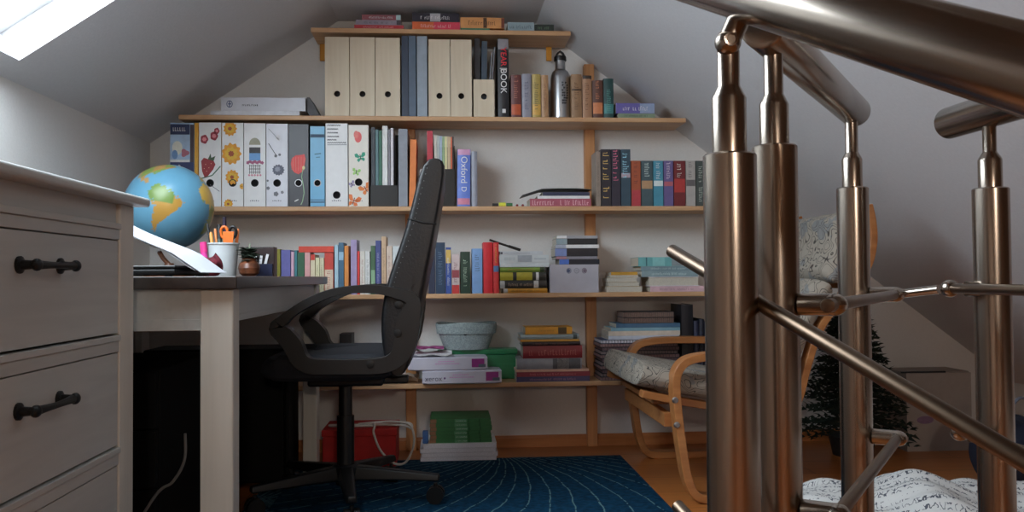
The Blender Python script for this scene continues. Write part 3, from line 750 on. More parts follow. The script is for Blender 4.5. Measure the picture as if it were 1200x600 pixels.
# ------------------------------------------------------------------ bentwood armchair
def armchair():
    YN0, YN1, YF0, YF1 = 2.50, 2.555, 3.135, 3.19
    YNc = 2.53
    org = Vector((P(900, 500, 2.85).x, 2.845, 0))
    t = empty('armchair', org, 'bentwood birch armchair with leaf-sketch cushion behind the steel railing', 'armchair')
    Q = lambda px, py, Y: (lambda p: (p.x - org.x, p.z))(P(px, py, Y))
    # arm frame: runner on the floor, front leg, arm, down to the back frame
    leg = [Q(*p, YNc) for p in ((940, 589.5), (900, 589), (860, 589), (828, 587), (812, 577), (803, 556), (797, 520), (792, 480), (790, 450), (793, 434), (803, 423), (822, 418), (850, 416), (900, 416), (925, 418))]
    zmin = min(p[1] for p in leg); fix = 0.0125 - leg[0][1]
    leg = [(x, max(z, 0.0125)) for x, z in leg]
    sp = [(p.x, p.z) for p in smooth_path([(x, 0, z) for x, z in leg], 6)]
    sp = [(x, max(z, 0.0125)) for x, z in sp]
    for y0, y1 in ((YN0, YN1), (YF0, YF1)):
        a = MB().ribbon(sp, 0.0125, y0 - org.y, y1 - org.y).build('arm_frame', M_BIRCH, t, bevel=0.003)
        if y0 == YN0:
            for (px, py) in ((791, 469), (793, 498)):
                x, z = Q(px, py, YN0)
                MB().lathe([(0.0095, 0), (0.0095, 0.002), (0.006, 0.004)], 18).build('bolt', M_STEELRING, a, loc=(x, y0 - org.y - 0.0005, z), rot=(PI / 2, 0, 0), smooth=True)
    # seat and back frame: front rail, bend, leaning back with a curved head
    bf = [(0.585, 0.322), (0.70, 0.298), (0.85, 0.272), (0.98, 0.252), (1.045, 0.262), (1.075, 0.30), (1.106, 0.406), (1.150, 0.52), (1.232, 0.62), (1.298, 0.70), (1.320, 0.775), (1.319, 0.84), (1.308, 0.897)]
    bp = [(p.x - org.x, p.z) for p in smooth_path([(x, 0, z) for x, z in bf], 6)]
    for y0, y1 in ((YN1 + 0.001, YN1 + 0.046), (YF0 - 0.046, YF0 - 0.001)):
        MB().ribbon(bp, 0.0115, y0 - org.y, y1 - org.y).build('seat_frame', M_BIRCH, t, bevel=0.003)
    for (x, z) in ((0.66, 0.292), (1.04, 0.236)):
        MB().box(x - 0.03 - org.x, x + 0.03 - org.x, YN1 + 0.0465 - org.y, YF0 - 0.0465 - org.y, z - 0.008, z + 0.008).build('cross_rail', M_BIRCH, t, bevel=0.002)
    x, z = Q(783, 492, YN1)
    MB().box(x - 0.012, x + 0.012, YN1 - org.y, YF0 - org.y, z - 0.021, z + 0.021).build('front_stretcher', M_BIRCH, t, bevel=0.002)
    for (x, z) in ((1.155, 0.50), (1.255, 0.66), (1.292, 0.80)):
        MB().box(x + 0.004 - org.x, x + 0.016 - org.x, YN1 + 0.0465 - org.y, YF0 - 0.0465 - org.y, z - 0.025, z + 0.025).build('back_slat', M_BIRCH, t, bevel=0.002)
    # cushions: a thick pad following the frame; the seat pad and the back pad meet at a seam
    def pad(pts, th, name, y0=YN1 - 0.012, y1=YF0 + 0.012):
        c = [(p.x - org.x, p.z) for p in smooth_path([(x, 0, z) for x, z in pts], 5)]
        m = len(c); rows = []
        prof = [(0.0, 0.10), (0.015, 0.55), (0.05, 0.9), (0.14, 1.0), (0.5, 1.03), (0.86, 1.0), (0.95, 0.9), (0.985, 0.55), (1.0, 0.10)]
        v = []
        for i, (x, z) in enumerate(c):
            a = c[max(i - 1, 0)]; b2 = c[min(i + 1, m - 1)]; tx, tz = b2[0] - a[0], b2[1] - a[1]; l = math.hypot(tx, tz); nx, nz = -tz / l, tx / l
            en = min(1.0, 0.25 + 0.75 * math.sin(min(1, (i + 0.0) / 4) * PI / 2)) * min(1.0, 0.25 + 0.75 * math.sin(min(1, (m - 1 - i) / 4) * PI / 2))
            ring = []
            for (fy, s) in prof: ring.append((x + nx * th * 0.5 * (1 + s * en), y0 + (y1 - y0) * fy - org.y, z + nz * th * 0.5 * (1 + s * en)))
            for (fy, s) in reversed(prof): ring.append((x + nx * th * 0.5 * (1 - s * en), y0 + (y1 - y0) * fy - org.y, z + nz * th * 0.5 * (1 - s * en)))
            v += ring
        n = len(prof) * 2
        f = [(j * n + k, j * n + (k + 1) % n, (j + 1) * n + (k + 1) % n, (j + 1) * n + k) for j in range(m - 1) for k in range(n)]
        f.append(tuple(range(n - 1, -1, -1))); f.append(tuple((m - 1) * n + k for k in range(n)))
        return MB().add(v, f).build(name, M_CUSHION, t, smooth=True, sub=1)
    o = 0.0125
    pad([(0.562, 0.345), (0.585, 0.338), (0.70, 0.313), (0.85, 0.287), (0.97, 0.268), (1.03, 0.285), (1.055, 0.32)], 0.080, 'seat_cushion')
    pad([(1.085, 0.405), (1.095, 0.43), (1.14, 0.53), (1.19, 0.605), (1.205, 0.625)], 0.085, 'back_cushion')
    pad([(1.21, 0.635), (1.232, 0.668), (1.262, 0.74), (1.272, 0.80), (1.268, 0.86), (1.262, 0.885)], 0.085, 'head_cushion')
armchair()

# ------------------------------------------------------------------ rug
def rug():
    m, N, L, b = nodes_of('blue_fan_pattern_rug')
    tc = N.new('ShaderNodeTexCoord'); sep = N.new('ShaderNodeSeparateXYZ'); L.new(tc.outputs['Object'], sep.inputs[0])
    def math_(op, a=None, b_=None, v0=None, v1=None):
        q = N.new('ShaderNodeMath'); q.operation = op
        if a is not None: L.new(a, q.inputs[0])
        if b_ is not None: L.new(b_, q.inputs[1])
        if v0 is not None: q.inputs[0].default_value = v0
        if v1 is not None: q.inputs[1].default_value = v1
        return q.outputs[0]
    no = N.new('ShaderNodeTexNoise'); no.inputs['Scale'].default_value = 6; L.new(tc.outputs['Object'], no.inputs['Vector'])
    wob = math_('MULTIPLY', math_('SUBTRACT', no.outputs[0], v1=0.5), v1=0.05)
    def fan(cx, cy, n, curl):
        dx = math_('SUBTRACT', sep.outputs['X'], v1=cx); dy = math_('SUBTRACT', sep.outputs['Y'], v1=cy)
        an = math_('ARCTAN2', dy, dx)
        r = math_('SQRT', math_('ADD', math_('MULTIPLY', dx, dx), math_('MULTIPLY', dy, dy)))
        an = math_('ADD', an, math_('ADD', math_('MULTIPLY', r, v1=curl), wob))
        ph = math_('MULTIPLY', an, v1=n)
        fr = math_('FRACT', ph)
        d = math_('ABSOLUTE', math_('SUBTRACT', fr, v1=0.5))
        wid = math_('MULTIPLY', d, r)                # metres-ish from the line
        return math_('LESS_THAN', wid, v1=0.024)
    a = fan(0.16, 1.02, 10.4, 0.40); c = fan(-0.65, 0.3, 8.2, -0.5)
    side = math_('GREATER_THAN', sep.outputs['X'], v1=-0.55)
    ln = math_('ADD', math_('MULTIPLY', a, side), math_('MULTIPLY', c, math_('SUBTRACT', v0=1.0, b_=side)))
    n2 = N.new('ShaderNodeTexNoise'); n2.inputs['Scale'].default_value = 60; L.new(tc.outputs['Object'], n2.inputs['Vector'])
    rp = N.new('ShaderNodeValToRGB'); rp.color_ramp.elements[0].position = 0.3; rp.color_ramp.elements[1].position = 0.7
    rp.color_ramp.elements[0].color = rgb(8, 40, 62); rp.color_ramp.elements[1].color = rgb(16, 60, 86); L.new(n2.outputs[0], rp.inputs[0])
    mx = N.new('ShaderNodeMix'); mx.data_type = 'RGBA'; L.new(rp.outputs[0], mx.inputs['A']); mx.inputs['B'].default_value = rgb(88, 120, 124)
    f7 = math_('MULTIPLY', ln, math_('GREATER_THAN', n2.outputs[0], v1=0.42)); L.new(f7, mx.inputs['Factor'])
    L.new(mx.outputs['Result'], b.inputs['Base Color']); b.inputs['Roughness'].default_value = 0.95; b.inputs['Specular IOR Level'].default_value = 0.1
    bp = N.new('ShaderNodeBump'); bp.inputs['Strength'].default_value = 0.6; bp.inputs['Distance'].default_value = 0.004; L.new(n2.outputs[0], bp.inputs['Height']); L.new(bp.outputs[0], b.inputs['Normal'])
    o = MB().box(-0.6225, 0.6225, -0.90, 0.90, 0, 0.0045).build('rug', m, loc=(0.0225, 2.30, 0.0005), bevel=0.0015)
    tag(o, 'dark blue rug with pale fanning lines under the office chair', 'rug')
rug()

# ------------------------------------------------------------------ things on the floor
# red box with a white cable coiled on it
a, c = P(378, 545, 3.09), P(464, 505, 3.09)
t = empty('box', ((a.x + c.x) / 2, 3.19, 0), 'dark red cardboard box on the floor under the lowest shelf', 'box')
hw_ = (c.x - a.x) / 2; t.location.z = 0.0055; M_RED = mat('red_card', (150, 14, 14), 0.6, k=1.5, var=0.12)
MB().box(-hw_, hw_, -0.10, 0.10, 0, 0.110).build('body', M_RED, t, bevel=0.002)
MB().box(-hw_ - 0.003, hw_ + 0.003, -0.104, 0.104, 0.1105, 0.134).build('lid', M_RED, t, bevel=0.002)
yb = 3.13
cpts = [P(440, 502, yb), P(425, 509, yb), P(400, 512, yb), P(386, 511, yb + .02), P(396, 506, yb + .03), P(430, 506, yb + .02), P(470, 507, yb - .0), P(482, 502, yb), P(480, 496, yb), P(460, 495, yb), P(440, 496, yb - .02), P(439, 500, 3.07), P(438, 508, 3.065), P(446, 528, 3.07), P(462, 543, 3.07), P(476, 541, 3.07), P(485, 520, 3.07), P(482, 500, 3.08), P(470, 495, 3.10), P(452, 494, 3.12), P(420, 497, 3.14)]
cpts = [Vector(p) for p in cpts]
for p in cpts[:7] + cpts[19:]: p.z = max(p.z, 0.1455)
tag(MB().tube(smooth_path(cpts, 8), 0.0042, 8).build('cable_coil', M_CABLEWHITE, smooth=True), 'white cable looped over the red box on the floor', 'cable')
# ------------------------------------------------------------------ books and files
def quadplate(b, x0, x1, z0, z1, y, mi): b.add([(x0, y, z0), (x1, y, z0), (x1, y, z1), (x0, y, z1)], [(0, 1, 2, 3)], mi)
def make_book(name, root_loc, th, ln, dp, c, label, cat='book', group=None, flat=False, rot=None, bands=(), title=None, tband=(0.18, 0.8), tsize=0.42, pages_front=False, soft=False, lean=0.0, pcol=None):
    """a bound book: wrap-round cover with pages inside. standing: thickness along X, length along Z; lying: thickness along Z, length along X.
       bands: (from, to, colour) printed stripes of the spine; title: colour of the lettering"""
    mp = (lambda a, d, l: (l - ln / 2, d, a)) if flat else (lambda a, d, l: (a - th / 2, d, l))
    ct = 0.0008 if soft else 0.0022
    ct = min(ct, th * 0.12)
    rs = 0.0 if soft else min(0.004, th * 0.18)
    n = 6
    outer = [(0, dp), (0, rs)] + [(th * k / n, rs * (1 - math.sin(PI * k / n))) for k in range(1, n)] + [(th, rs), (th, dp)]
    inner = [(th - ct, dp), (th - ct, rs + ct)] + [(ct, rs + ct), (ct, dp)]
    ins = 0.0005 if soft else 0.0025
    mats = [mat('book_cover', c, 0.45, var=0.10, scale=35, k=K)]
    fd = -1 if pages_front else 1
    def M(a, d, l): return mp(a, (dp - d) if pages_front else d, l)
    b = MB()
    # cover faces: two boards and a spine as one wrap
    m = len(outer); poly = outer + inner
    b.prism(poly, lambda a, d, l: M(a, d, l), 0, ln, 0)
    for (f0, f1, bc) in bands:
        mats.append(ink(*bc)); e = 0.0004; pr = [(th * k / n, rs * (1 - math.sin(PI * k / n)) - e) for k in range(0, n + 1)]
        pr[0] = (th * 0.03, rs * 0.9 - e); pr[-1] = (th * 0.97, rs * 0.9 - e)
        v = [M(a, d, ln * q) for a, d in pr for q in (f0, f1)]
        b.add(v, [(2 * k, 2 * k + 2, 2 * k + 3, 2 * k + 1) for k in range(n)], len(mats) - 1)
    if rot is None and lean: rot = (0, lean, 0)
    o = b.build(name, mats, loc=root_loc, rot=rot)
    tag(o, label, cat, group)
    pm = M_PAGES if pcol is None else mat('tinted_pages', pcol, 0.85, var=0.1, scale=240, k=1.5)
    pg = MB(); a0, a1 = ct + 0.0002, th - ct - 0.0002
    va = M(a0, rs + ct + 0.0003, ins); vb = M(a1, dp - (0.0005 if soft else 0.003), ln - ins)
    x0, x1 = sorted((va[0], vb[0])); y0, y1 = sorted((va[1], vb[1])); z0, z1 = sorted((va[2], vb[2]))
    pg.box(x0, x1, y0, y1, z0, z1).build('page_block', pm, o)
    if title is not None and not pages_front:
        g = MB(); rnd = random.Random(label); l = ln * tband[0]; s = th * tsize
        down = not flat
        while l < ln * tband[1]:
            wgl = s * rnd.uniform(0.35, 0.62); h = s * rnd.uniform(0.55, 1.0)
            if rnd.random() < 0.14: l += wgl; continue
            y = -0.0006
            a_ = th / 2 - s / 2; aa, ab = a_, a_ + h
            va = M(aa, y, l); vb = M(ab, y + 0.0003, l + wgl * 0.55)
            q0 = [min(va[i], vb[i]) for i in range(3)]; q1 = [max(va[i], vb[i]) for i in range(3)]
            k_ = rnd.random(); st = wgl * 0.22
            # a stem plus a bar, like a letter
            g.box(q0[0], q1[0] if flat is False else q0[0] + st, q0[1], q1[1], q0[2], q0[2] + st if not flat else q1[2])
            if flat: g.box(q0[0], q1[0], q0[1] - .0001, q1[1], q1[2] - st if k_ > .5 else q0[2], q1[2] if k_ > .5 else q0[2] + st)
            else: g.box(q1[0] - st if k_ > .5 else q0[0], q1[0] if k_ > .5 else q0[0] + st, q0[1] - .0001, q1[1], q0[2], q1[2])
            l += wgl * 0.9
        if g.v: g.build('title_lettering', ink(*title), o)
    return o

def stand(sh, x0, x1, top, c, label, group, dp=0.12, inset=0.004, name='book', lean=0.0, **kw):
    """a book standing on shelf sh, seen between pixel columns x0..x1 with its top at pixel row top"""
    y = YF + inset; zs = SH[sh]
    a = P(x0, (top + 300) / 2, y).x + 0.0004; b = P(x1, (top + 300) / 2, y).x - 0.0004
    z = P((x0 + x1) / 2, top, y).z
    return make_book(name, ((a + b) / 2, y, zs + 0.0003), b - a, z - zs, dp, c, label, group=group, lean=lean, **kw)

class Pile:
    """things lying on each other on shelf sh"""
    def __init__(s, z, y): s.z = z + 0.0003; s.y = y
    def lay(s, x0, x1, yb, yt, c, label, group, dp=0.15, name='book', inset=0.0, **kw):
        y = s.y + inset
        th = abs(P(x0, yt, y).z - P(x0, yb, y).z) - 0.0004
        a, b = P(x0, (yt + yb) / 2, y).x, P(x1, (yt + yb) / 2, y).x
        o = make_book(name, ((a + b) / 2, y, s.z), th, b - a, dp, c, label, group=group, flat=True, **kw)
        s.z += th + 0.0004; return o

# --- top board, right under the ceiling
G1 = 'books lying under the ceiling'
p = Pile(SH[1], YF + 0.01)
p.lay(415, 473, 32, 27.3, (150, 40, 48), 'red paperback at the bottom of the three-book pile under the ceiling', G1, title=(210, 150, 150), dp=0.11, soft=True)
p.lay(417, 470, 27, 21, (120, 112, 124), 'grey-violet paperback in the middle of the three-book pile under the ceiling', G1, title=(60, 58, 66), dp=0.11, soft=True, bands=((.9, 1, (60, 56, 64)),))
p.lay(424, 469.5, 20.6, 14.5, (120, 66, 74), 'dull pink paperback on top of the three-book pile under the ceiling', G1, title=(226, 214, 214), dp=0.11, soft=True, bands=((.88, 1, (150, 176, 180)),))
p = Pile(SH[1], YF + 0.01)
p.lay(483, 539, 33.5, 24.2, (176, 84, 44), 'orange and pink paperback under the black one beside the three-book pile', G1, title=(226, 150, 150), dp=0.11, soft=True, bands=((.45, 1, (176, 52, 72)),))
p.lay(483, 538, 23.8, 13.5, (34, 32, 44), 'black paperback lying on the orange and pink one', G1, title=(190, 188, 196), dp=0.11, soft=True, bands=((.38, .6, (150, 150, 156)),))
p = Pile(SH[1], YF + 0.01)
p.lay(539.8, 574, 35, 32.4, (60, 104, 80), 'very thin green booklet under the tan book near the ceiling', G1, dp=0.11, soft=True)
p.lay(539.6, 591, 32.2, 19.5, (176, 124, 76), 'tan book with a dark round emblem lying under the ceiling', G1, title=(110, 70, 40), dp=0.115, soft=True, bands=((.93, 1, (96, 50, 36)), (.52, .6, (70, 48, 30))))
p = Pile(SH[1], YF + 0.01)
p.lay(595, 626, 36, 25.8, (118, 134, 140), 'grey-blue booklet lying near the end of the board under the ceiling', G1, title=(60, 72, 78), dp=0.11, soft=True, tband=(.08, .92))
p = Pile(SH[1], YF + 0.01)
p.lay(626.5, 649, 36.5, 28.5, (34, 42, 38), 'small black-green book at the end of the board under the ceiling', G1, title=(90, 120, 90), dp=0.09, soft=True)

# --- second board
# magazine files of poplar plywood
def plate_hole(b, x0, x1, z0, z1, y0, y1, cx, cz, r, n=24, mi=0):
    an = sorted({2 * PI * k / n for k in range(n)} | {math.atan2(z - cz, x - cx) % (2 * PI) for x in (x0, x1) for z in (z0, z1)})
    outer = []; inner = []
    for a in an:
        c, s = math.cos(a), math.sin(a); t_ = 1e9
        if c > 1e-9: t_ = min(t_, (x1 - cx) / c)
        if c < -1e-9: t_ = min(t_, (x0 - cx) / c)
        if s > 1e-9: t_ = min(t_, (z1 - cz) / s)
        if s < -1e-9: t_ = min(t_, (z0 - cz) / s)
        outer.append((cx + c * t_, cz + s * t_)); inner.append((cx + c * r, cz + s * r))
    m = len(an); v = []
    for y in (y0, y1): v += [(x, y, z) for x, z in outer] + [(x, y, z) for x, z in inner]
    f = []
    for k in range(m):
        j = (k + 1) % m
        f += [(k, j, m + j, m + k), (2 * m + k, 3 * m + k, 3 * m + j, 2 * m + j), (m + k, m + j, 3 * m + j, 3 * m + k), (k, 2 * m + k, 2 * m + j, j)]
    b.add(v, f, mi)
def magazine_file(x0, x1, top, hole, label, group='plywood magazine files on the second shelf', low=None):
    y = YF + 0.003; zs = SH[2] + 0.0003
    a, b = P(x0, 90, y).x + 0.0008, P(x1, 90, y).x - 0.0008
    h = P(x0, top, y).z - zs; w = b - a; d = 0.19; e = 0.005; hz = P(x0, hole, y).z - zs
    t = empty('magazine_file', ((a + b) / 2, y, zs), label, 'magazine file', group)
    m = MB(); plate_hole(m, -w / 2, w / 2, 0, h, 0, e, 0, hz, 0.0115); m.build('front_panel', M_PLY, t)
    hb = h if low is None else low
    for sx in (-w / 2, w / 2 - e):
        MB().prism([(e, 0), (d - e, 0), (d - e, hb * 0.42), (d * 0.55, hb * 0.62), (e, h)], lambda p_, q_, x_: (x_, p_, q_), sx, sx + e).build('side_panel', M_PLY, t)
    MB().box(-w / 2 + e, w / 2 - e, d - e, d, 0, hb * 0.42).build('back_panel', M_PLY, t)
    MB().box(-w / 2 + e, w / 2 - e, e, d - e, 0, e).build('bottom', M_PLY, t)
    if low is None: MB().box(-w / 2 + e + 0.004, w / 2 - e - 0.01, e + 0.02, d - 0.03, e, h * 0.38).build('papers', mat('dark_magazines', (40, 38, 40), 0.7, var=0.3, scale=80), t)
magazine_file(380.5, 409.5, 43, 109.8, 'tall plywood magazine file of the trio, beside the lying ring binder')
magazine_file(409.8, 439.5, 43.4, 110, 'middle one of the three tall plywood magazine files standing together')
magazine_file(439.8, 469, 44, 110.3, 'tall plywood magazine file of the trio, beside the dark blue plastic folder')
magazine_file(502, 527.6, 46, 112.2, 'tall plywood magazine file next to the pale grey plastic folder')
magazine_file(527.8, 553, 46.3, 112.4, 'tall plywood magazine file next to the short one')
magazine_file(554.6, 579.5, 93, 113, 'short plywood magazine file beside the black yearbook', low=0.12)

# lying ring binder on a thin folder
GB = 'folders and binders on the second shelf'
yb = YF + 0.002
def folder_flat(x0, x1, yb_, yt_, y, z, c, label, dp=0.17):
    a, b = P(x0, yb_, y).x, P(x1, yb_, y).x; th = abs(P(x0, yt_, y).z - P(x0, yb_, y).z)
    o = make_book('folder', ((a + b) / 2, y, z), th, b - a, dp, c, label, cat='folder', flat=True, soft=True)
    return o, th
o, th = folder_flat(247, 351, 133.5, 128.6, yb, SH[2] + 0.0003, (176, 178, 184), 'thin pale grey folder lying beneath the white ring binder')
z = SH[2] + 0.0006 + th
a, b = P(259, 120, yb).x, P(358, 120, yb).x; h = P(300, 112, yb).z - P(300, 127.6, yb).z
t = empty('ring_binder', ((a + b) / 2, yb, z), 'white ring binder lying on its side on the second shelf', 'ring binder')
w = b - a; M_WB = mat('white_vinyl', (190, 192, 200), 0.4, var=0.03, k=1.3)
MB().box(-w / 2, w / 2, 0, 0.003, 0, h).build('spine', M_WB, t, bevel=0.001)
MB().box(-w / 2, w / 2, 0.003, 0.19, 0, 0.003).build('cover', M_WB, t); MB().box(-w / 2, w / 2, 0.003, 0.19, h - 0.003, h).build('cover', M_WB, t)
MB().box(-w / 2 + 0.01, w / 2 - 0.01, 0.02, 0.18, 0.003, h * 0.6).build('papers', M_WHITEPAPER, t)
cx = -w / 2 + 0.031
MB().tube([(cx + 0.010 * math.cos(q), -0.0006, h / 2 + 0.012 * math.sin(q)) for q in [2 * PI * k / 20 for k in range(20)]], 0.0012, 6, closed=True).build('emblem', ink(60, 74, 110), t)
MB().box(cx - 0.0016, cx + 0.0016, -0.0008, 0, h / 2 - 0.011, h / 2 + 0.011).box(cx - 0.006, cx + 0.006, -0.0008, 0, h / 2 - 0.0016, h / 2 + 0.0016).build('emblem_cross', ink(60, 74, 110), t)
g = MB(); rnd = random.Random(4); xx = -w / 2 + 0.077
while xx < -w / 2 + 0.135:
    ww = rnd.uniform(0.003, 0.006); g.box(xx, xx + 0.0015, -0.0007, 0, h / 2 - 0.007, h / 2 - 0.001); g.box(xx, xx + ww * .7, -0.0007, 0, h / 2 - (0.007 if rnd.random() > .5 else 0.0025), h / 2 - (0.0055 if rnd.random() > .5 else 0.001)); xx += ww + 0.0012
g.build('spine_lettering', ink(50, 50, 60), t)
# dark folder lying aslant against it
y2 = YF + 0.02
qa, qb = P(359.5, 114, y2), P(375, 133, y2)
t = MB().prism([(qa.x, qa.z - SH[2]), (qa.x + 0.010, qa.z - SH[2]), (qb.x, 0.0006), (qa.x + 0.012, 0.0006), (qa.x, 0.02)], lambda p_, q_, e: (p_, e, q_), y2, y2 + 0.14).build('folder', mat('charcoal_folder', (62, 60, 64), 0.5, k=1.2, var=0.25), loc=(0, 0, SH[2]))
tag(t, 'charcoal folder leaning aslant at the end of the lying ring binder', 'folder', GB)

M_NAVYPL = mat('navy_plastic', (26, 40, 58), 0.25, k=1.5, var=0.2, coat=.3)
def plastic_folder(sh, x0, x1, top, c, label, dp=0.17, name='folder', group=GB):
    o = stand(sh, x0, x1, top, c, label, group, dp=dp, name=name, soft=True); o['category'] = 'folder'; return o
plastic_folder(2, 471, 479, 42, (38, 48, 64), 'dark blue plastic folder beside the trio of plywood files')
plastic_folder(2, 479.3, 487.8, 42, (66, 80, 96), 'glossy steel-blue folder between the dark blue and pale grey folders')
plastic_folder(2, 489, 501, 42.5, (122, 132, 142), 'pale grey plastic folder between two pairs of upright files')
# black folders and clear sleeves behind the short file
o = stand(2, 553.4, 566, 46, (28, 28, 32), 'black folder with paper edges standing behind the short magazine file', GB, dp=0.05, inset=0.122 + 0.08, name='folder', soft=True) if False else None
def behind(x0, x1, top, c, label, lean, y=0.0, dp=0.03):
    pass
# the short file is open above 92: what stands in it shows over its front
zs = SH[2] + 0.006; ysf = YF + 0.03
for (x0, x1, top, c, lab, ln_) in ((556.5, 562.5, 45, (34, 34, 38), 'black folder standing in the short plywood file', 0.0), (563.2, 569.5, 48, (48, 62, 74), 'dark slate folder standing in the short plywood file', 0.02)):
    a, b = P(x0, 90, ysf).x, P(x1, 90, ysf).x; zt = P(x0, top, ysf).z
    o = make_book('folder', ((a + b) / 2, ysf, zs), b - a, zt - zs, 0.12, c, lab, cat='folder', group=GB, soft=True, lean=ln_)
M_CLEAR = mat('clear_sleeve', (170, 176, 188), 0.2, k=1.2, var=0.1)
for k, (x0, top) in enumerate(((569.8, 60), (572.4, 54))):
    a = P(x0 + 0.5, 90, ysf).x; zt = P(x0, top, ysf).z
    o = MB().box(-0.001, 0.001, 0, 0.12, 0, zt - zs).build('document_sleeve', M_CLEAR, loc=(a, ysf, zs), rot=(0, 0.085, 0))
    tag(o, ('clear sleeve of papers leaning in the short plywood file', 'taller clear sleeve leaning towards the yearbook')[k], 'sleeve')
GY = 'books beside the steel bottle'
o = stand(2, 584, 597, 45, (26, 26, 30), 'tall black yearbook with red and white spine lettering beside the short file', GY, dp=0.16, bands=((.86, .99, (120, 116, 120)),))
th = P(597, 90, YF).x - P(584, 90, YF).x; hh = P(590, 45, YF + .004).z - SH[2]
text('BOOK', 0.033, 'spine_word', ink(214, 214, 214), o, (0.0, -0.0012, hh * 0.455), spine_rot(True))
text('YEAR', 0.031, 'spine_word', ink(190, 36, 48), o, (0.0, -0.0012, hh * 0.765), spine_rot(True))
MB().box(-0.0135, 0.0135, -0.0012, -0.0005, hh * 0.612, hh * 0.619).build('spine_rule', ink(200, 200, 200), o)
MB().box(-0.005, 0.008, -0.0012, -0.0005, hh * 0.05, hh * 0.10).build('publisher_mark', ink(190, 190, 200), o)
for (x0, x1, top, c, lab, kw) in (
    (599.5, 611.5, 87.5, (86, 48, 46), 'dark maroon book with an orange flame foot beside the yearbook', dict(title=(150, 96, 80), bands=((.05, .3, (160, 74, 44)),), tband=(.45, .95))),
    (612.3, 623.5, 86.5, (122, 122, 132), 'pale violet-grey book beside the maroon one', dict(title=(80, 80, 96))),
    (624.3, 634.6, 87, (150, 130, 72), 'yellow book with dark lettering before the steel bottle', dict(title=(60, 66, 54), bands=((.05, .3, (176, 140, 70)),))),
    (635.2, 643.6, 88, (150, 116, 84), 'narrow tan book touching the steel bottle', dict(title=(110, 66, 50))),
    (670.5, 682.8, 87, (126, 98, 72), 'brown book just past the steel bottle', dict(title=(84, 60, 42), bands=((.62, .66, (60, 44, 32)),))),
    (683.5, 694.6, 88.5, (140, 104, 78), 'tan-brown book with a dark cap in front of the upright', dict(title=(90, 60, 44), bands=((.92, 1, (52, 42, 36)),))),
    (695.4, 707.6, 94, (80, 52, 44), 'dark brown book with a copper picture on its spine', dict(title=(170, 110, 80), bands=((.1, .4, (170, 106, 70)),), tband=(.5, .95))),
    (708.4, 720.2, 92, (34, 62, 62), 'dark teal book ending the row past the steel bottle', dict(title=(90, 140, 132), bands=((.1, .35, (60, 110, 110)),)))):
    stand(2, x0, x1, top, c, lab, GY, dp=0.11, **kw)
p = Pile(SH[2], YF + 0.006)
p.lay(724.5, 767.5, 138, 132.8, (104, 120, 100), 'grey-green paperback under the violet one at the shelf end', GY, title=(50, 60, 52), dp=0.11, soft=True)
p.lay(721.8, 767, 132.4, 120.3, (84, 78, 136), 'violet-blue paperback lying at the end of the second shelf', GY, title=(190, 186, 214), dp=0.11, soft=True, bands=((.62, 1, (120, 134, 160)),))

# steel bottle
bt = P(657, 137, YF + 0.055)
t = empty('water_bottle', (bt.x, YF + 0.055, SH[2] + 0.0004), 'brushed steel drinking bottle with black loop cap among the books', 'bottle')
r = 0.0378; Hb = P(657, 86, YF + .055).z - SH[2]; Hn = P(657, 72, YF + .055).z - SH[2]; Ht = P(657, 60.5, YF + .055).z - SH[2]
M_ALU = mat('brushed_aluminium', (188, 188, 190), 0.3, metal=1.0, var=0.05, scale=90)
MB().lathe([(r - 0.004, 0), (r, 0.004), (r, Hb - 0.02), (r - 0.002, Hb - 0.008), (r * 0.82, Hb + 0.004), (r * 0.56, Hb + 0.012), (r * 0.52, Hb + 0.016), (r * 0.52, Hn)], 40).build('body', M_ALU, t, smooth=True)
MB().lathe([(r * 0.62, Hn), (r * 0.64, Hn + 0.003), (r * 0.62, Hn + 0.016), (r * 0.40, Hn + 0.020)], 32).build('cap', M_BLACKPLASTIC, t, smooth=True)
MB().ribbon([(-0.019, Hn + 0.014), (-0.010, Ht - 0.008), (0, Ht), (0.010, Ht - 0.008), (0.019, Hn + 0.014)], 0.004, -0.006, 0.006).build('loop', M_BLACKPLASTIC, t, bevel=0.001)
g = MB(); rnd = random.Random(9)
for row in range(9):
    z0 = Hb * 0.30 + row * 0.0098
    for cI in range(4):
        an = -PI / 2 + 0.08 + cI * 0.17 + rnd.uniform(-.02, .02)
        if rnd.random() < .2: continue
        for (da, dz) in ((0.0, 0.0), (0.06, 0.004)):
            x, y = (r + 0.0004) * math.cos(an + da), (r + 0.0004) * math.sin(an + da); tx, ty = -math.sin(an), math.cos(an); wq = 0.0022 if da == 0 else 0.0035; hq = 0.0075 if da == 0 else 0.0022
            g.add([(x - tx * wq, y - ty * wq, z0 + dz), (x + tx * wq, y + ty * wq, z0 + dz), (x + tx * wq, y + ty * wq, z0 + dz + hq), (x - tx * wq, y - ty * wq, z0 + dz + hq)], [(0, 1, 2, 3)])
g.build('printed_lettering', ink(24, 24, 26), t)

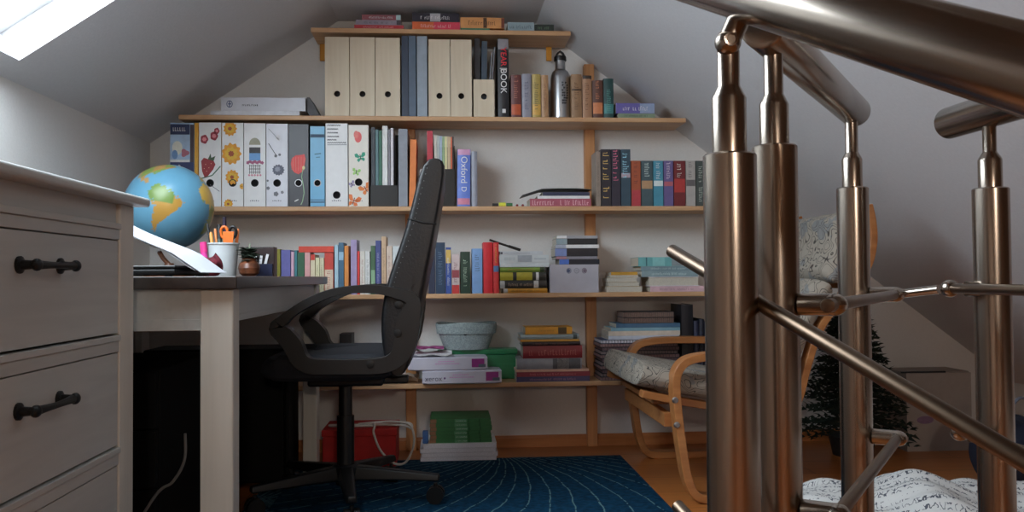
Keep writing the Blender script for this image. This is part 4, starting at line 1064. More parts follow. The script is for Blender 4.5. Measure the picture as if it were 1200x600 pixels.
# --- third board: lever arch files
def arch_file(x0, x1, top, c, label, deco=None, hole=0.285, edge=None, hole_px=214.5, plain_mark=True):
    y = YF + 0.002; zs = SH[3] + 0.0003
    a, b = P(x0, 190, y).x + 0.0006, P(x1, 190, y).x - 0.0006
    w = b - a; h = P((x0 + x1) / 2, top, y).z - zs; d = 0.175; hz = P((x0 + x1) / 2, hole_px, y).z - zs
    t = empty('ring_binder', ((a + b) / 2, y, zs), label, 'ring binder', 'lever arch files on the third shelf')
    M0 = mat('binder_board', c, 0.35, var=0.03, k=K * 0.95)
    mats = [M0]; m = MB(); plate_hole(m, -w / 2, w / 2, 0, h, 0, 0.0025, 0, hz, 0.0125)
    if deco: deco(m, mats, w, h)
    if c[0] > 150:
        for k in range(5): blob(m, mats, rect((-.22 + .09 * k) * w, (-.17 + .09 * k) * w, .062 * h, (.072 + .004 * (k % 2)) * h), (96, 96, 104))
    m.build('spine', mats, t)
    Me = M0 if edge is None else mat('binder_board', edge, 0.35, var=0.03, k=K)
    MB().box(-w / 2, -w / 2 + 0.0025, 0.0026, d, 0, h).build('cover', Me, t); MB().box(w / 2 - 0.0025, w / 2, 0.0026, d, 0, h).build('cover', Me, t)
    MB().box(-w / 2 + 0.008, w / 2 - 0.03, 0.03, d - 0.01, 0.006, h - 0.02).build('papers', M_WHITEPAPER, t)
    MB().tube([(0.0125 * math.cos(q), -0.0006, hz + 0.0125 * math.sin(q)) for q in [2 * PI * k / 24 for k in range(24)]], 0.0016, 6, closed=True).build('finger_ring', M_STEELRING if c[0] < 120 else M_BLACKIRON, t, smooth=True)
    MB().box(-w / 2 + 0.004, w / 2 - 0.004, 0.006, 0.009, max(hz - 0.03, 0), hz + 0.03).build('hole_shade', M_VOID, t)  # near-black sheet standing in for the shade inside the finger hole
    return t
def rect(x0, x1, z0, z1): return [(x0, z0), (x1, z0), (x1, z1), (x0, z1)]
def blob(b, mats, pts, c, y=-0.0004):
    mats.append(ink(*c)); b.add([(x, y, z) for x, z in pts], [tuple(range(len(pts)))], len(mats) - 1)
def disc(cx, cz, rx, rz=None, n=18, wob=0, petals=7, ph=0):
    rz = rz or rx
    return [(cx + rx * (1 + wob * math.cos(petals * a)) * math.cos(a + ph), cz + rz * (1 + wob * math.cos(petals * a)) * math.sin(a + ph)) for a in [2 * PI * k / (n * (3 if wob else 1)) for k in range(n * (3 if wob else 1))]]
def clip(pts, w, h, e=0.0006): return [(max(-w / 2 + e, min(w / 2 - e, x)), max(e, min(h - e, z))) for x, z in pts]
def stripe(x0, z0, x1, z1, t_): 
    dx, dz = x1 - x0, z1 - z0; l = math.hypot(dx, dz); nx, nz = -dz / l * t_ / 2, dx / l * t_ / 2
    return [(x0 + nx, z0 + nz), (x1 + nx, z1 + nz), (x1 - nx, z1 - nz), (x0 - nx, z0 - nz)]
def deco_fruit(b, m, w, h):
    for (x, z, r_) in ((-0.26, .80, .17), (.18, .84, .17), (.30, .90, .12)): 
        blob(b, m, clip(disc(x * w, z * h, r_ * w, r_ * w * 1.2, wob=.06, petals=5), w, h), (128, 36, 48)); blob(b, m, clip(disc(x * w, z * h, r_ * w * .55, wob=.1, petals=6), w, h), (186, 110, 116), -0.0006)
    blob(b, m, [(x * w, z * h) for x, z in ((-.40, .54), (-.28, .58), (-.05, .56), (.10, .58), (.24, .50), (.14, .44), (-.10, .36), (-.24, .34), (-.36, .42))], (128, 34, 40))
    for (x, z) in ((-.2, .5), (-.05, .46), (.05, .51), (-.15, .42), (-.26, .45)): blob(b, m, disc(x * w, z * h, .02 * w), (200, 130, 110), -0.0006)
    blob(b, m, [(x * w, z * h) for x, z in ((-.1, .56), (.02, .63), (.06, .58), (.24, .60), (.16, .54), (.04, .55))], (54, 74, 50), -0.0007)
    blob(b, m, stripe(-.45 * w, .33 * h, .1 * w, .37 * h, .004), (60, 90, 70)); blob(b, m, stripe(.1 * w, .37 * h, .47 * w, .48 * h, .004), (60, 90, 70)); blob(b, m, stripe(0, .26 * h, .42 * w, .18 * h, .002), (90, 90, 100))
def deco_flowers(b, m, w, h):
    for (x, z, r_) in ((-.12, .93, .30), (-.06, .63, .44), (-.02, .35, .30), (-.2, .03, .2), (.45, .24, .12)):
        blob(b, m, clip(disc(x * w, z * h, r_ * w, r_ * w * 1.12, wob=.10, petals=11), w, h), (196, 130, 26)); blob(b, m, clip(disc(x * w, z * h, r_ * w * .68, wob=.12, petals=9), w, h), (206, 150, 36), -0.0006); blob(b, m, clip(disc(x * w - .01 * w, z * h, r_ * w * .30, wob=.12, petals=7), w, h), (140, 62, 24), -0.0008)
def deco_lattice(b, m, w, h):
    blob(b, m, [(x * w, z * h) for x, z in [(-.27, .74)] + [(.27 * math.cos(a), .74 + .085 * math.sin(a)) for a in [PI - PI * k / 10 for k in range(1, 10)]] + [(.27, .74)]], (140, 138, 120))
    blob(b, m, [(x * w, z * h) for x, z in ((-.26, .64), (.26, .64), (.26, .71), (-.26, .71))], (54, 52, 56))
    blob(b, m, [(x * w, z * h) for x, z in ((-.26, .55), (.26, .55), (.26, .64), (-.26, .64))], (92, 136, 184))
    for k in range(7): blob(b, m, clip(disc((-.32 + .11 * k) * w, (.525 + .012 * (k % 2)) * h, .075 * w, wob=.15, petals=5), w, h), (150, 82, 112))
    for k in range(6): blob(b, m, stripe((-.24 + .095 * k) * w, .39 * h, (-.24 + .095 * k) * w, .5 * h, .0022), (70, 64, 66))
    for z in (.41, .45, .49): blob(b, m, stripe(-.27 * w, z * h, .27 * w, z * h, .002), (70, 64, 66))
    for k in range(5): blob(b, m, disc((-.26 + .13 * k) * w, .375 * h, .05 * w), (176, 120, 134))
def deco_thistle(b, m, w, h):
    blob(b, m, stripe(-.4 * w, .76 * h, -.05 * w, .62 * h, .0025), (70, 72, 76)); blob(b, m, stripe(-.4 * w, .94 * h, .1 * w, .80 * h, .0018), (120, 122, 128))
    blob(b, m, disc(.06 * w, .83 * h, .11 * w, .13 * w, wob=.08), (186, 186, 190)); blob(b, m, disc(.06 * w, .44 * h, .27 * w, .25 * w, wob=.09, petals=13), (78, 82, 96)); blob(b, m, disc(.02 * w, .45 * h, .12 * w, wob=.2, petals=9), (120, 124, 138), -0.0006)
    for (x, z, r_) in ((-.06, .61, .07), (.12, .625, .06), (-.44, .31, .05), (-.42, .22, .08), (-.05, .15, .11), (.24, .17, .07)): blob(b, m, clip(disc(x * w, z * h, r_ * w, wob=.1, petals=5), w, h), (96, 98, 104))
def deco_poppy(b, m, w, h):
    blob(b, m, [(x * w, z * h) for x, z in ((-.38, .52), (-.34, .58), (-.15, .62), (.1, .625), (.3, .635), (.36, .58), (.3, .48), (.18, .42), (0, .39), (-.2, .41), (-.34, .45))], (206, 66, 64))
    for k in range(5): blob(b, m, stripe((-.26 + .13 * k) * w, .43 * h, (-.28 + .14 * k) * w, .60 * h, .0016), (226, 110, 100), -0.0006)
    blob(b, m, disc(.26 * w, .47 * h, .07 * w, .1 * w), (196, 176, 130), -0.0007)
    pts = [(.22, .45), (.16, .36), (.24, .26), (.28, .16), (.2, .06), (.12, .02)]
    for q in range(5): blob(b, m, stripe(pts[q][0] * w, pts[q][1] * h, pts[q + 1][0] * w, pts[q + 1][1] * h, .003), (120, 150, 116), -0.0006)
    blob(b, m, stripe(-.2 * w, .06 * h, 0, .085 * h, .004), (190, 190, 186))
def deco_blue(b, m, w, h):
    for (z0, z1) in ((.86, .90), (.045, .06), (.075, .085)): blob(b, m, [(-w / 2 + .0006, z0 * h), (w / 2 - .0006, z0 * h), (w / 2 - .0006, z1 * h), (-w / 2 + .0006, z1 * h)], (34, 60, 84))
    blob(b, m, stripe(-.2 * w, .65 * h, .25 * w, .66 * h, .004), (60, 100, 120)); blob(b, m, stripe(-.1 * w, .61 * h, .18 * w, .615 * h, .003), (60, 100, 120))
def deco_hand(b, m, w, h):
    rnd = random.Random(2)
    for (z, x1) in ((.975, .15), (.93, .05), (.885, .02), (.84, .08), (.80, -.05), (.765, .40)):
        x = -.42
        while x < x1: 
            s = rnd.uniform(.04, .1); blob(b, m, stripe(x * w, (z - .006) * h, (x + s * .6) * w, (z + .010) * h, .0022), (50, 50, 56)); blob(b, m, stripe((x + s * .5) * w, (z + .008) * h, (x + s) * w, (z - .006) * h, .0018), (50, 50, 56)); x += s
    blob(b, m, stripe(-.42 * w, .74 * h, .46 * w, .742 * h, .002), (90, 90, 96))
def deco_butterfly(b, m, w, h):
    def fly(x, z, s, c, rot=0):
        for wing in (((0, .08), (.55, .95), (1.05, .85), (1.0, .25), (.5, -.02)), ((0, -.06), (.55, -.10), (.80, -.40), (.55, -.85), (.2, -.6))):
            for sg in (-1, 1):
                p_ = [(sg * u * s, v_ * s) for u, v_ in wing]
                blob(b, m, clip([(x + u * math.cos(rot) - v_ * math.sin(rot), z + u * math.sin(rot) + v_ * math.cos(rot)) for u, v_ in p_], w, h), c)
        blob(b, m, clip(stripe(x + math.sin(rot) * s * .5, z - math.cos(rot) * s * .5, x - math.sin(rot) * s * .6, z + math.cos(rot) * s * .6, .003), w, h), tuple(int(v * .4) for v in c), -0.0007)
    blob(b, m, disc(-.02 * w, .85 * h, .18 * w, .28 * w), (204, 84, 82)); blob(b, m, disc(-.12 * w, .88 * h, .12 * w, .2 * w), (214, 104, 96), -0.0006)
    fly(.1 * w, .60 * h, .26 * w, (40, 130, 104), .2); fly(-.12 * w, .42 * h, .2 * w, (130, 170, 92), -.2); fly(-.34 * w, .27 * h, .17 * w, (130, 120, 150), .5); fly(.36 * w, .21 * h, .30 * w, (226, 106, 44), .5); fly(-.26 * w, .06 * h, .33 * w, (222, 96, 40), -.3)
W_ = (198, 196, 200)
arch_file(233, 259.4, 143.6, W_, 'white lever arch file printed with strawberry and fruit, gold-edged neighbour beside it', deco_fruit, edge=(190, 140, 40))
arch_file(260, 285.3, 144, W_, 'white lever arch file printed with yellow blossoms', deco_flowers)
arch_file(285.8, 311.4, 144.5, W_, 'white lever arch file printed with a window trellis and blossoms', deco_lattice)
arch_file(312, 337.4, 145, (186, 187, 194), 'silvery lever arch file printed with a grey thistle', deco_thistle)
arch_file(338, 361.6, 145.6, (44, 44, 50), 'charcoal lever arch file printed with a red poppy', deco_poppy)
t = arch_file(363.4, 380.6, 148, (92, 150, 182), 'narrow light blue lever arch file with navy covers', deco_blue, edge=(30, 46, 62))
arch_file(381.4, 407.6, 144.6, (196, 196, 204), 'plain white lever arch file with handwriting at its top', deco_hand, hole_px=228.5)
arch_file(408.4, 432, 146.5, (208, 190, 180), 'cream lever arch file printed with butterflies', deco_butterfly, hole_px=213.5)
# gold board between carton and files
o = stand(3, 227.8, 232.4, 144.2, (190, 140, 44), 'thin gold-yellow folder between the printed carton and the fruit binder', 'folders on the third shelf', dp=0.17, soft=True, name='folder'); o['category'] = 'folder'
# printed carton at the shelf end
y = YF + 0.004; a, b = P(199.3, 190, y).x, P(227.3, 190, y).x; zs = SH[3] + 0.0003; h = P(210, 144, y).z - zs; w = b - a
t = empty('carton', ((a + b) / 2, y, zs), 'slim blue and white printed carton at the wall end of the third shelf', 'box')
M_ = [mat('carton_card', (150, 172, 196), 0.4, k=K * .9, var=.12)]; m = MB().box(-w / 2, w / 2, 0, 0.16, 0, h)
sp = w * 0.18
def rect(x0, x1, z0, z1): return [(x0, z0), (x1, z0), (x1, z1), (x0, z1)]
blob(m, M_, rect(-w / 2 + .0005, w / 2 - .0005, .0005, .53 * h), (34, 44, 84)); blob(m, M_, rect(-w / 2 + .0005, w / 2 - sp, .86 * h, .985 * h), (26, 38, 72), -.0006); blob(m, M_, rect(w / 2 - sp * .9, w / 2 - .0005, .53 * h, .98 * h), (56, 44, 52), -.0005)
blob(m, M_, disc(-.2 * w, .70 * h, .22 * w, .3 * w), (206, 190, 180)); blob(m, M_, disc(.12 * w, .64 * h, .16 * w, .16 * w, wob=.2, petals=3), (150, 90, 104), -.0005); blob(m, M_, disc(-.3 * w, .62 * h, .12 * w, .2 * w), (96, 128, 168), -.0006)
blob(m, M_, rect(-w / 2 + .0005, w / 2 - sp, .53 * h, .56 * h), (214, 214, 220), -.0006)
m.build('body', M_, t, bevel=0)
g = MB(); rnd = random.Random(21); xx = -w * .38
while xx < w * .12:
    ww = rnd.uniform(.005, .008); g.box(xx, xx + .002, -.0012, -.0007, .90 * h, .945 * h); g.box(xx, xx + ww * .8, -.0012, -.0007, .90 * h, .91 * h); xx += ww + .0015
g.build('brand_lettering', ink(200, 206, 220), t)

# black magazine holder with papers
def black_holder(x0, x1, front_top, back_top, label, sh=3):
    y = YF + 0.006; zs = SH[sh] + 0.0003; a, b = P(x0, 220, y).x + .0006, P(x1, 220, y).x - .0006; w = b - a
    hf = P(x0, front_top, y).z - zs; hb = P(x0, back_top, y).z - zs; d = 0.16; e = .0025
    t = empty('magazine_holder', ((a + b) / 2, y, zs), label, 'magazine holder', 'black magazine holders on the third shelf')
    MB().box(-w / 2, w / 2, 0, e, 0, hf).build('front_panel', M_BLACKPLASTIC, t, bevel=.0008)
    for sx in (-w / 2, w / 2 - e): MB().prism([(e, 0), (d, 0), (d, hb), (d * .75, hb), (e, hf)], lambda p_, q_, x_: (x_, p_, q_), sx, sx + e).build('side_panel', M_BLACKPLASTIC, t)
    MB().box(-w / 2 + e, w / 2 - e, d - e, d, 0, hb).build('back_panel', M_BLACKPLASTIC, t)
    MB().box(-w / 2 + e, w / 2 - e, e, d - e, 0, e).build('bottom', M_BLACKPLASTIC, t)
    return y, zs
y, zs = black_holder(433.8, 466.4, 217, 150, 'black magazine holder with green and white booklets beside the butterfly binder')
GM = 'booklets in the black magazine holders'
def slip(x0, x1, top, c, label, y, zs, dp=0.13, lean=0, cat='booklet', name='booklet', grp=GM, **kw):
    a, b = P(x0, 190, y).x + .0003, P(x1, 190, y).x - .0003; zt = P(x0, top, y).z
    return make_book(name, ((a + b) / 2, y, zs), b - a, zt - zs, dp, c, label, cat=cat, group=grp, soft=True, lean=lean, **kw)
yy = y + .006; z_ = zs + .003
slip(435, 439.5, 149, (44, 50, 56), 'black booklet standing at the edge of the black holder next to the butterfly binder', yy, z_)
slip(440, 443.6, 152, (70, 100, 104), 'grey-teal booklet in the black holder', yy, z_)
slip(444, 447.6, 153, (36, 84, 66), 'dark green booklet in the black holder', yy, z_)
slip(448, 454.2, 147.5, (190, 200, 186), 'pale green-white booklet rising highest in the black holder', yy, z_)
slip(454.6, 457.4, 152, (104, 102, 108), 'slate grey booklet in the black holder', yy, z_)
slip(457.8, 461.0, 150, (180, 176, 180), 'white booklet at the inner side of the black holder', yy, z_)
o = stand(3, 467, 477.8, 151.2, (116, 120, 128), 'plain grey folder between black holder and orange folder', 'folders on the third shelf', dp=.16, soft=True, name='folder'); o['category'] = 'folder'
o = stand(3, 479.2, 486.6, 163.5, (196, 106, 50), 'orange folder leaning behind the head of the office chair', 'folders on the third shelf', dp=.15, soft=True, name='folder', lean=0.025); o['category'] = 'folder'
for k, (x0, x1, c) in enumerate(((489.6, 492.6, (150, 146, 146)), (493.2, 496.0, (96, 92, 96)))):
    slip(x0, x1, 198 - 1 * k, c, ('pale grey booklet leaning behind the head of the office chair', 'dark grey booklet leaning behind the head of the office chair')[k], YF + .012, SH[3] + .0003, lean=0.05, grp='booklets behind the chair')
o = stand(3, 500.6, 507.4, 153.5, (158, 42, 56), 'tall red folder standing behind the head of the office chair', 'folders on the third shelf', dp=.15, soft=True, name='folder'); o['category'] = 'folder'
y, zs = black_holder(508, 533.4, 198, 165, 'black magazine holder with pastel booklets behind the office chair')
yy = y + .006; z_ = zs + .003
for (x0, x1, top, c, lab) in ((508.9, 512, 158.5, (176, 172, 162), 'off-white booklet at the red folder side of the pastel booklets'), (512.3, 515, 159, (158, 164, 160), 'grey-green booklet among the pastel booklets'), (515.3, 518, 159.5, (142, 156, 172), 'pale blue booklet among the pastel booklets'),
                              (518.3, 521, 160, (128, 150, 116), 'moss green booklet among the pastel booklets'), (521.3, 524, 160, (186, 180, 138), 'pale yellow booklet among the pastel booklets'), (524.3, 528, 160, (170, 150, 122), 'beige booklet among the pastel booklets'), (528.2, 530.0, 160.5, (190, 90, 60), 'orange-red booklet beside the pastel booklets'), (530.2, 531.8, 160, (36, 32, 34), 'black booklet closing the row of pastel booklets')):
    slip(x0, x1, top, c, lab, yy, z_)
o = stand(3, 535.6, 551, 175, (86, 108, 176), 'thick blue dictionary with pink bands leaning on a grey book', 'dictionaries on the third shelf', dp=.13, lean=0.012, bands=((.90, 1, (176, 130, 160)), (.03, .14, (176, 110, 130))))
hh = P(543, 175, YF).z - SH[3]
text('Oxford', 0.034, 'spine_word', ink(190, 206, 230), o, (0.0, -0.0012, hh * 0.64), spine_rot(True))
text('D', 0.028, 'spine_word', ink(190, 206, 230), o, (0.0, -0.0012, hh * 0.30), spine_rot(True))
stand(3, 552.6, 559.6, 177.5, (126, 128, 138), 'grey book standing against the blue dictionary', 'dictionaries on the third shelf', dp=.13)
# small stationery lying in the gap
def bit(x0, x1, yt, c, label, name, cat, y=YF + .03):
    a, b = P(x0, 240, y), P(x1, 240, y); h = max(.006, P(x0, yt, y).z - SH[3]); r_ = h / 2
    o = MB().tube([(a.x - (a.x + b.x) / 2, 0, r_), (b.x - (a.x + b.x) / 2, 0, r_)], r_, 10).build(name, mat('small_thing', c, .5, k=1.8), loc=((a.x + b.x) / 2, y, SH[3] + .0004), smooth=True); tag(o, label, cat)
bit(577, 584, 238.4, (30, 30, 34), 'black pen cap lying on the third shelf in the gap', 'pencap', 'pencap')  # a loose black pen cap
bit(584.6, 592.6, 237.4, (176, 176, 60), 'yellow-green marker stub lying on the third shelf', 'marker_stub', 'marker')
bit(593.4, 600.5, 238, (40, 90, 56), 'green marker stub lying beside the yellow-green one', 'marker_stub', 'marker')
for x_, lab in ((606, 'small dark red bead by the green stub'), (612.6, 'small dark red bead near the pile of papers')):
    q = P(x_, 240, YF + .03); o = MB().ball((0, 0, .0052), .005, 12).build('bead', mat('small_thing', (110, 34, 40), .4, k=1.8), loc=(q.x, q.y, SH[3] + .0003), smooth=True); tag(o, lab, 'bead')
# paper pile with curled black cover
GP = 'pile of papers on the third shelf'
p = Pile(SH[3], YF + .008)
p.lay(621, 692.5, 241.5, 232.6, (140, 70, 84), 'pink-red patterned book at the bottom of the paper pile', GP, dp=.13, soft=True, title=(196, 150, 158), tband=(.04, .96), tsize=.7)
p.lay(630, 691, 232.4, 229.0, (190, 188, 190), 'white pad in the paper pile on the third shelf', GP, dp=.12, soft=True)
p.lay(636, 691, 228.8, 224.4, (40, 44, 66), 'navy folder beneath the curled black cover', GP, dp=.12, soft=True, name='folder')['category'] = 'folder'
x0, x1 = P(612, 225, YF + .008).x, P(693, 220, YF + .008).x
b = MB(); n = 14
pts = []
for k in range(n + 1):
    s = k / n; x = x0 + (x1 - x0) * s
    z = p.z + .006 + .006 * math.sin(min(1, s * 1.6) * PI / 2) - (.020 * max(0, .28 - s) / .28) - .004 * max(0, s - .8) / .2
    pts.append((x - x0, z - p.z + .001))
o = b.ribbon(pts, .0012, 0, .13).build('paper_sheet', mat('curled_black_cover', (48, 52, 54), .5, k=1.3), loc=(x0, YF + .006, p.z), smooth=False); tag(o, 'curled black cover sheet on top of the paper pile', 'paper')
# novels beyond the upright
GN = 'novels on the third shelf'
for (x0, x1, top, c, lab, kw) in (
    (698.9, 704.2, 177.5, (120, 108, 98), 'thin beige book against the upright on the third shelf', dict(title=(84, 74, 66))),
    (704.8, 716.4, 175, (34, 32, 40), 'black thriller with yellow lettering, first of the tall novels', dict(title=(190, 160, 90), tband=(.1, .95), tsize=.62)),
    (716.9, 727.4, 175, (38, 36, 48), 'black thriller with pink lettering between two tall novels', dict(title=(190, 96, 120), tband=(.45, .97), tsize=.62)),
    (728.0, 739.4, 175, (42, 62, 74), 'dark teal thriller ending the tall novels', dict(title=(130, 176, 190), tband=(.5, .97), tsize=.62, bands=((.50, .58, (150, 130, 140)),))),
    (740.2, 751.2, 188.5, (138, 70, 46), 'orange-red paperback, first of the row of short novels', dict(title=(80, 40, 40), bands=((.0, .35, (150, 52, 60)),), tband=(.5, .95))),
    (751.8, 765.4, 188.5, (54, 72, 78), 'wide teal paperback with sand-coloured band in the short row', dict(title=(170, 186, 180), bands=((.38, .56, (150, 120, 90)),), tband=(.6, .96))),
    (766.0, 777.6, 188.5, (60, 120, 140), 'turquoise paperback with a white oval in the short row', dict(title=(200, 220, 224), bands=((.44, .56, (180, 196, 196)),), tband=(.6, .96))),
    (778.2, 789.4, 188.5, (86, 76, 118), 'purple paperback in the short row', dict(title=(200, 180, 200), bands=((.44, .54, (150, 80, 90)),), tband=(.6, .96))),
    (790.0, 803.6, 188.5, (96, 34, 38), 'dark red paperback in the short row', dict(title=(216, 190, 180), bands=((.3, .6, (150, 50, 48)),), tband=(.6, .96))),
    (804.2, 815.4, 188.5, (146, 142, 138), 'light grey paperback with a dark seal in the short row', dict(title=(90, 86, 84), bands=((.44, .58, (84, 80, 80)),), tband=(.62, .96))),
    (816.0, 827.0, 188.5, (58, 66, 64), 'dark grey-green paperback beside the steel post', dict(title=(160, 170, 160), tband=(.1, .9)))):
    stand(3, x0, x1, top, c, lab, GN, dp=.108, soft=True, **kw)

# --- fourth board
GS = 'small books on the fourth shelf'
for (x0, x1, top, c, lab, kw) in (
    (322.0, 328.4, 292, (126, 122, 40), 'yellow-green book at the desk end of the small books', {}),
    (329.4, 340.4, 293, (92, 92, 150), 'wide lilac-blue book beside the yellow-green one', {}),
    (341.0, 344.6, 295, (186, 150, 168), 'thin pale pink book next to the lilac-blue one', {}),
    (345.0, 348.2, 293.4, (54, 110, 120), 'thin teal book next to the pale pink one', {}),
    (348.6, 356.6, 296, (44, 84, 60), 'dark green book under the lying red one', {}),
    (357.0, 363.4, 296, (190, 140, 140), 'dusty pink book under the lying red one', {}),
    (363.9, 369.2, 298.4, (190, 176, 150), 'cream paperback with red top under the lying red book', dict(bands=((.86, 1, (176, 50, 40)),))),
    (369.7, 374.4, 302, (190, 184, 150), 'cream booklet under the lying red book', dict(title=(120, 100, 80))),
    (374.8, 379.6, 302.3, (184, 178, 150), 'second cream booklet under the lying red book', dict(title=(120, 100, 80))),
    (380.2, 390.6, 296.4, (176, 60, 50), 'red book with cream foot under the end of the lying red book', dict(bands=((.02, .6, (190, 170, 150)),), title=(150, 70, 60), tband=(.1, .55))),
    (392.0, 396.4, 287, (150, 176, 190), 'pale blue book right after the lying red one', {}),
    (396.8, 402.8, 284.4, (58, 92, 116), 'tall blue book after the pale blue one', dict(bands=((.66, .82, (130, 160, 180)),))),
    (403.4, 408.4, 288, (190, 120, 60), 'orange book between tall blue and lilac books', {}),
    (411.0, 418.2, 281, (140, 126, 160), 'tall lilac book on the fourth shelf', {}),
    (418.6, 421.4, 294.4, (186, 50, 48), 'thin red book beside the tall lilac one', {}),
    (421.8, 427.6, 294.4, (196, 184, 176), 'off-white paperback beside the thin red book', dict(title=(150, 100, 96))),
    (428.0, 433.4, 294.6, (196, 192, 186), 'white paperback beside the off-white one', dict(title=(110, 110, 110))),
    (434.4, 439.6, 288, (62, 90, 66), 'dark green book before the two navy ones', dict(bands=((.1, .5, (120, 150, 120)),))),
    (440.0, 446.4, 282, (56, 64, 112), 'navy book with pale dots on the fourth shelf', dict(title=(160, 160, 190))),
    (447.0, 452.4, 277.2, (180, 152, 124), 'tall tan book, highest before the chair back', dict(title=(110, 90, 74))),
    (453.0, 459.6, 288.4, (196, 170, 156), 'peach-white book beside the tall tan one', dict(title=(150, 110, 100))),
    (460.2, 469.6, 288.6, (184, 192, 190), 'pale mint book partly covered by the chair back', dict(title=(100, 130, 130))),
    (470.2, 480, 290, (120, 110, 120), 'mauve book hidden mostly by the chair back', {}),
    (502.0, 509.6, 285.4, (34, 40, 60), 'navy book emerging from behind the chair back', {}),
    (510.2, 521.6, 284.2, (30, 50, 72), 'dark petrol-blue book beside the chair back', dict(title=(90, 110, 130))),
    (522.2, 528.6, 290, (48, 70, 130), 'blue book with yellow cap in the row past the chair', dict(bands=((.66, .95, (180, 150, 80)),), title=(190, 190, 200))),
    (529.2, 538.4, 298, (176, 160, 158), 'white and red speckled book in the row past the chair', dict(bands=((0, .22, (170, 50, 48)), (.4, .6, (130, 60, 66))), title=(120, 60, 70))),
    (539.6, 551.0, 295, (34, 54, 44), 'black-green book before the light blue one', dict(title=(150, 170, 150))),
    (553.0, 565.2, 291.4, (112, 146, 190), 'light blue book before the red pair', dict(title=(60, 84, 120), tband=(.5, .85)))):
    stand(4, x0, x1, top, c, lab, GS, dp=.105, soft=kw.pop('soft', True), **kw)
o = stand(4, 566.2, 577.4, 284, (190, 40, 48), 'wide plain red book of the red pair', GS, dp=.125)
o = stand(4, 578.0, 584.6, 284.2, (196, 54, 54), 'narrow red book with blue band and gold lettering of the red pair', GS, dp=.125, bands=((.42, .54, (76, 110, 150)),), title=(206, 150, 70), tband=(.6, .95))
# red book lying across the standing ones
yq = YF + .006; zt = max(P(350, 295.2, YF + .004).z, P(357, 293.4, YF + .004).z) + .0006
a, b = P(350, 291, yq).x, P(391, 291, yq).x
make_book('book', ((a + b) / 2, yq, P(353, 296, yq).z + .0012), P(353, 288.4, yq).z - P(353, 295.4, yq).z, b - a, .10, (186, 60, 44), 'red paperback lying across the tops of the small books', group=GS, flat=True, soft=True)
# stack beside the red pair
GT = 'stack beside the red pair of books'
p = Pile(SH[4], YF + .006)
p.lay(590, 641.5, 342.5, 337.0, (170, 120, 36), 'mustard yellow book at the foot of the stack beside the red pair', GT, dp=.13, title=(120, 90, 40), bands=((0, .1, (150, 146, 140)),))
p.lay(586, 641, 336.8, 327.6, (40, 38, 34), 'black book with pale emblems above the mustard one', GT, dp=.13, title=(150, 130, 110), bands=((0, .1, (150, 148, 144)), (.72, .82, (170, 170, 166))))
p.lay(586, 640, 327.4, 317.4, (46, 46, 40), 'black book with two yellow panels in the stack', GT, dp=.13, bands=((0, .28, (150, 140, 44)), (.36, .70, (154, 144, 48)), (.78, .84, (190, 190, 186))))
p.lay(586, 638, 317.2, 311.4, (104, 128, 52), 'leaf green book under the white boxes of the stack', GT, dp=.13, title=(150, 110, 50), bands=((.9, 1, (50, 60, 40)),))
o = p.lay(585.6, 643.6, 311.0, 306.0, (178, 186, 190), 'thin white pad under the white game box', GT, dp=.13, soft=True, name='paper_pad'); o['category'] = 'paper pad'
t0 = p.z
def carton(x0, x1, yb_, yt_, y, z, c, label, dp=.12, group=None, name='carton', cat='box', panels=()):
    a, b = P(x0, yb_, y).x, P(x1, yb_, y).x; h = abs(P(x0, yt_, y).z - P(x0, yb_, y).z); w = b - a
    M_ = [mat('carton_card', c, .5, k=K * .9, var=.04)]; m = MB().box(-w / 2, w / 2, 0, dp, 0, h * .985)
    for (u0, u1, v0, v1, pc_) in panels: blob(m, M_, rect(-w / 2 + u0 * w, -w / 2 + u1 * w, v0 * h, v1 * h), pc_)
    t = empty(name, ((a + b) / 2, y, z), label, cat, group)
    m.build('body', M_, t)
    MB().box(-w / 2 - .0004, w / 2 + .0004, -.0004 + .001, dp + .0004, h * .985, h).build('lid', M_[0], t)
    return z + h + .0004
t1 = carton(585.2, 643, 306, 296.8, YF + .006, t0, (186, 192, 194), 'white game box with a grey middle panel in the stack', group=GT, panels=((.37, .66, .1, .95, (140, 146, 152)), (.1, .32, .3, .7, (164, 172, 174)), (.7, .95, .4, .6, (160, 168, 172))))
t2 = carton(586, 636, 296.6, 292.4, YF + .006, t1, (180, 184, 188), 'flat white box with small dark mark on top of the stack', group=GT, panels=((.01, .06, .2, .8, (60, 60, 70)), (.1, .7, .35, .6, (150, 154, 158))))
# pen lying on the red pair and the stack
a, b = P(573.5, 281.6, YF + .02), P(609.5, 289.2, YF + .02)
zz = P(572, 284, YF + .004).z
pn = tag(MB().tube([(a.x, YF + .02, zz + .010), ((a.x * .3 + b.x * .7), YF + .02, zz + .010 + (t2 + .004 - zz - .010) * .7), (b.x, YF + .02, t2 + .0045)], .0042, 10).build('pen', M_BLACKPLASTIC, smooth=True), 'black pen lying slanted across the red books', 'pen')
MB().tube([(b.x * .62 + a.x * .38, YF + .02, t2 + .0045 + (zz + .0055 - t2) * .38), (b.x + .001, YF + .02, t2 + .0045)], .0054, 10).build('cap', M_BLACKPLASTIC, pn, smooth=True)

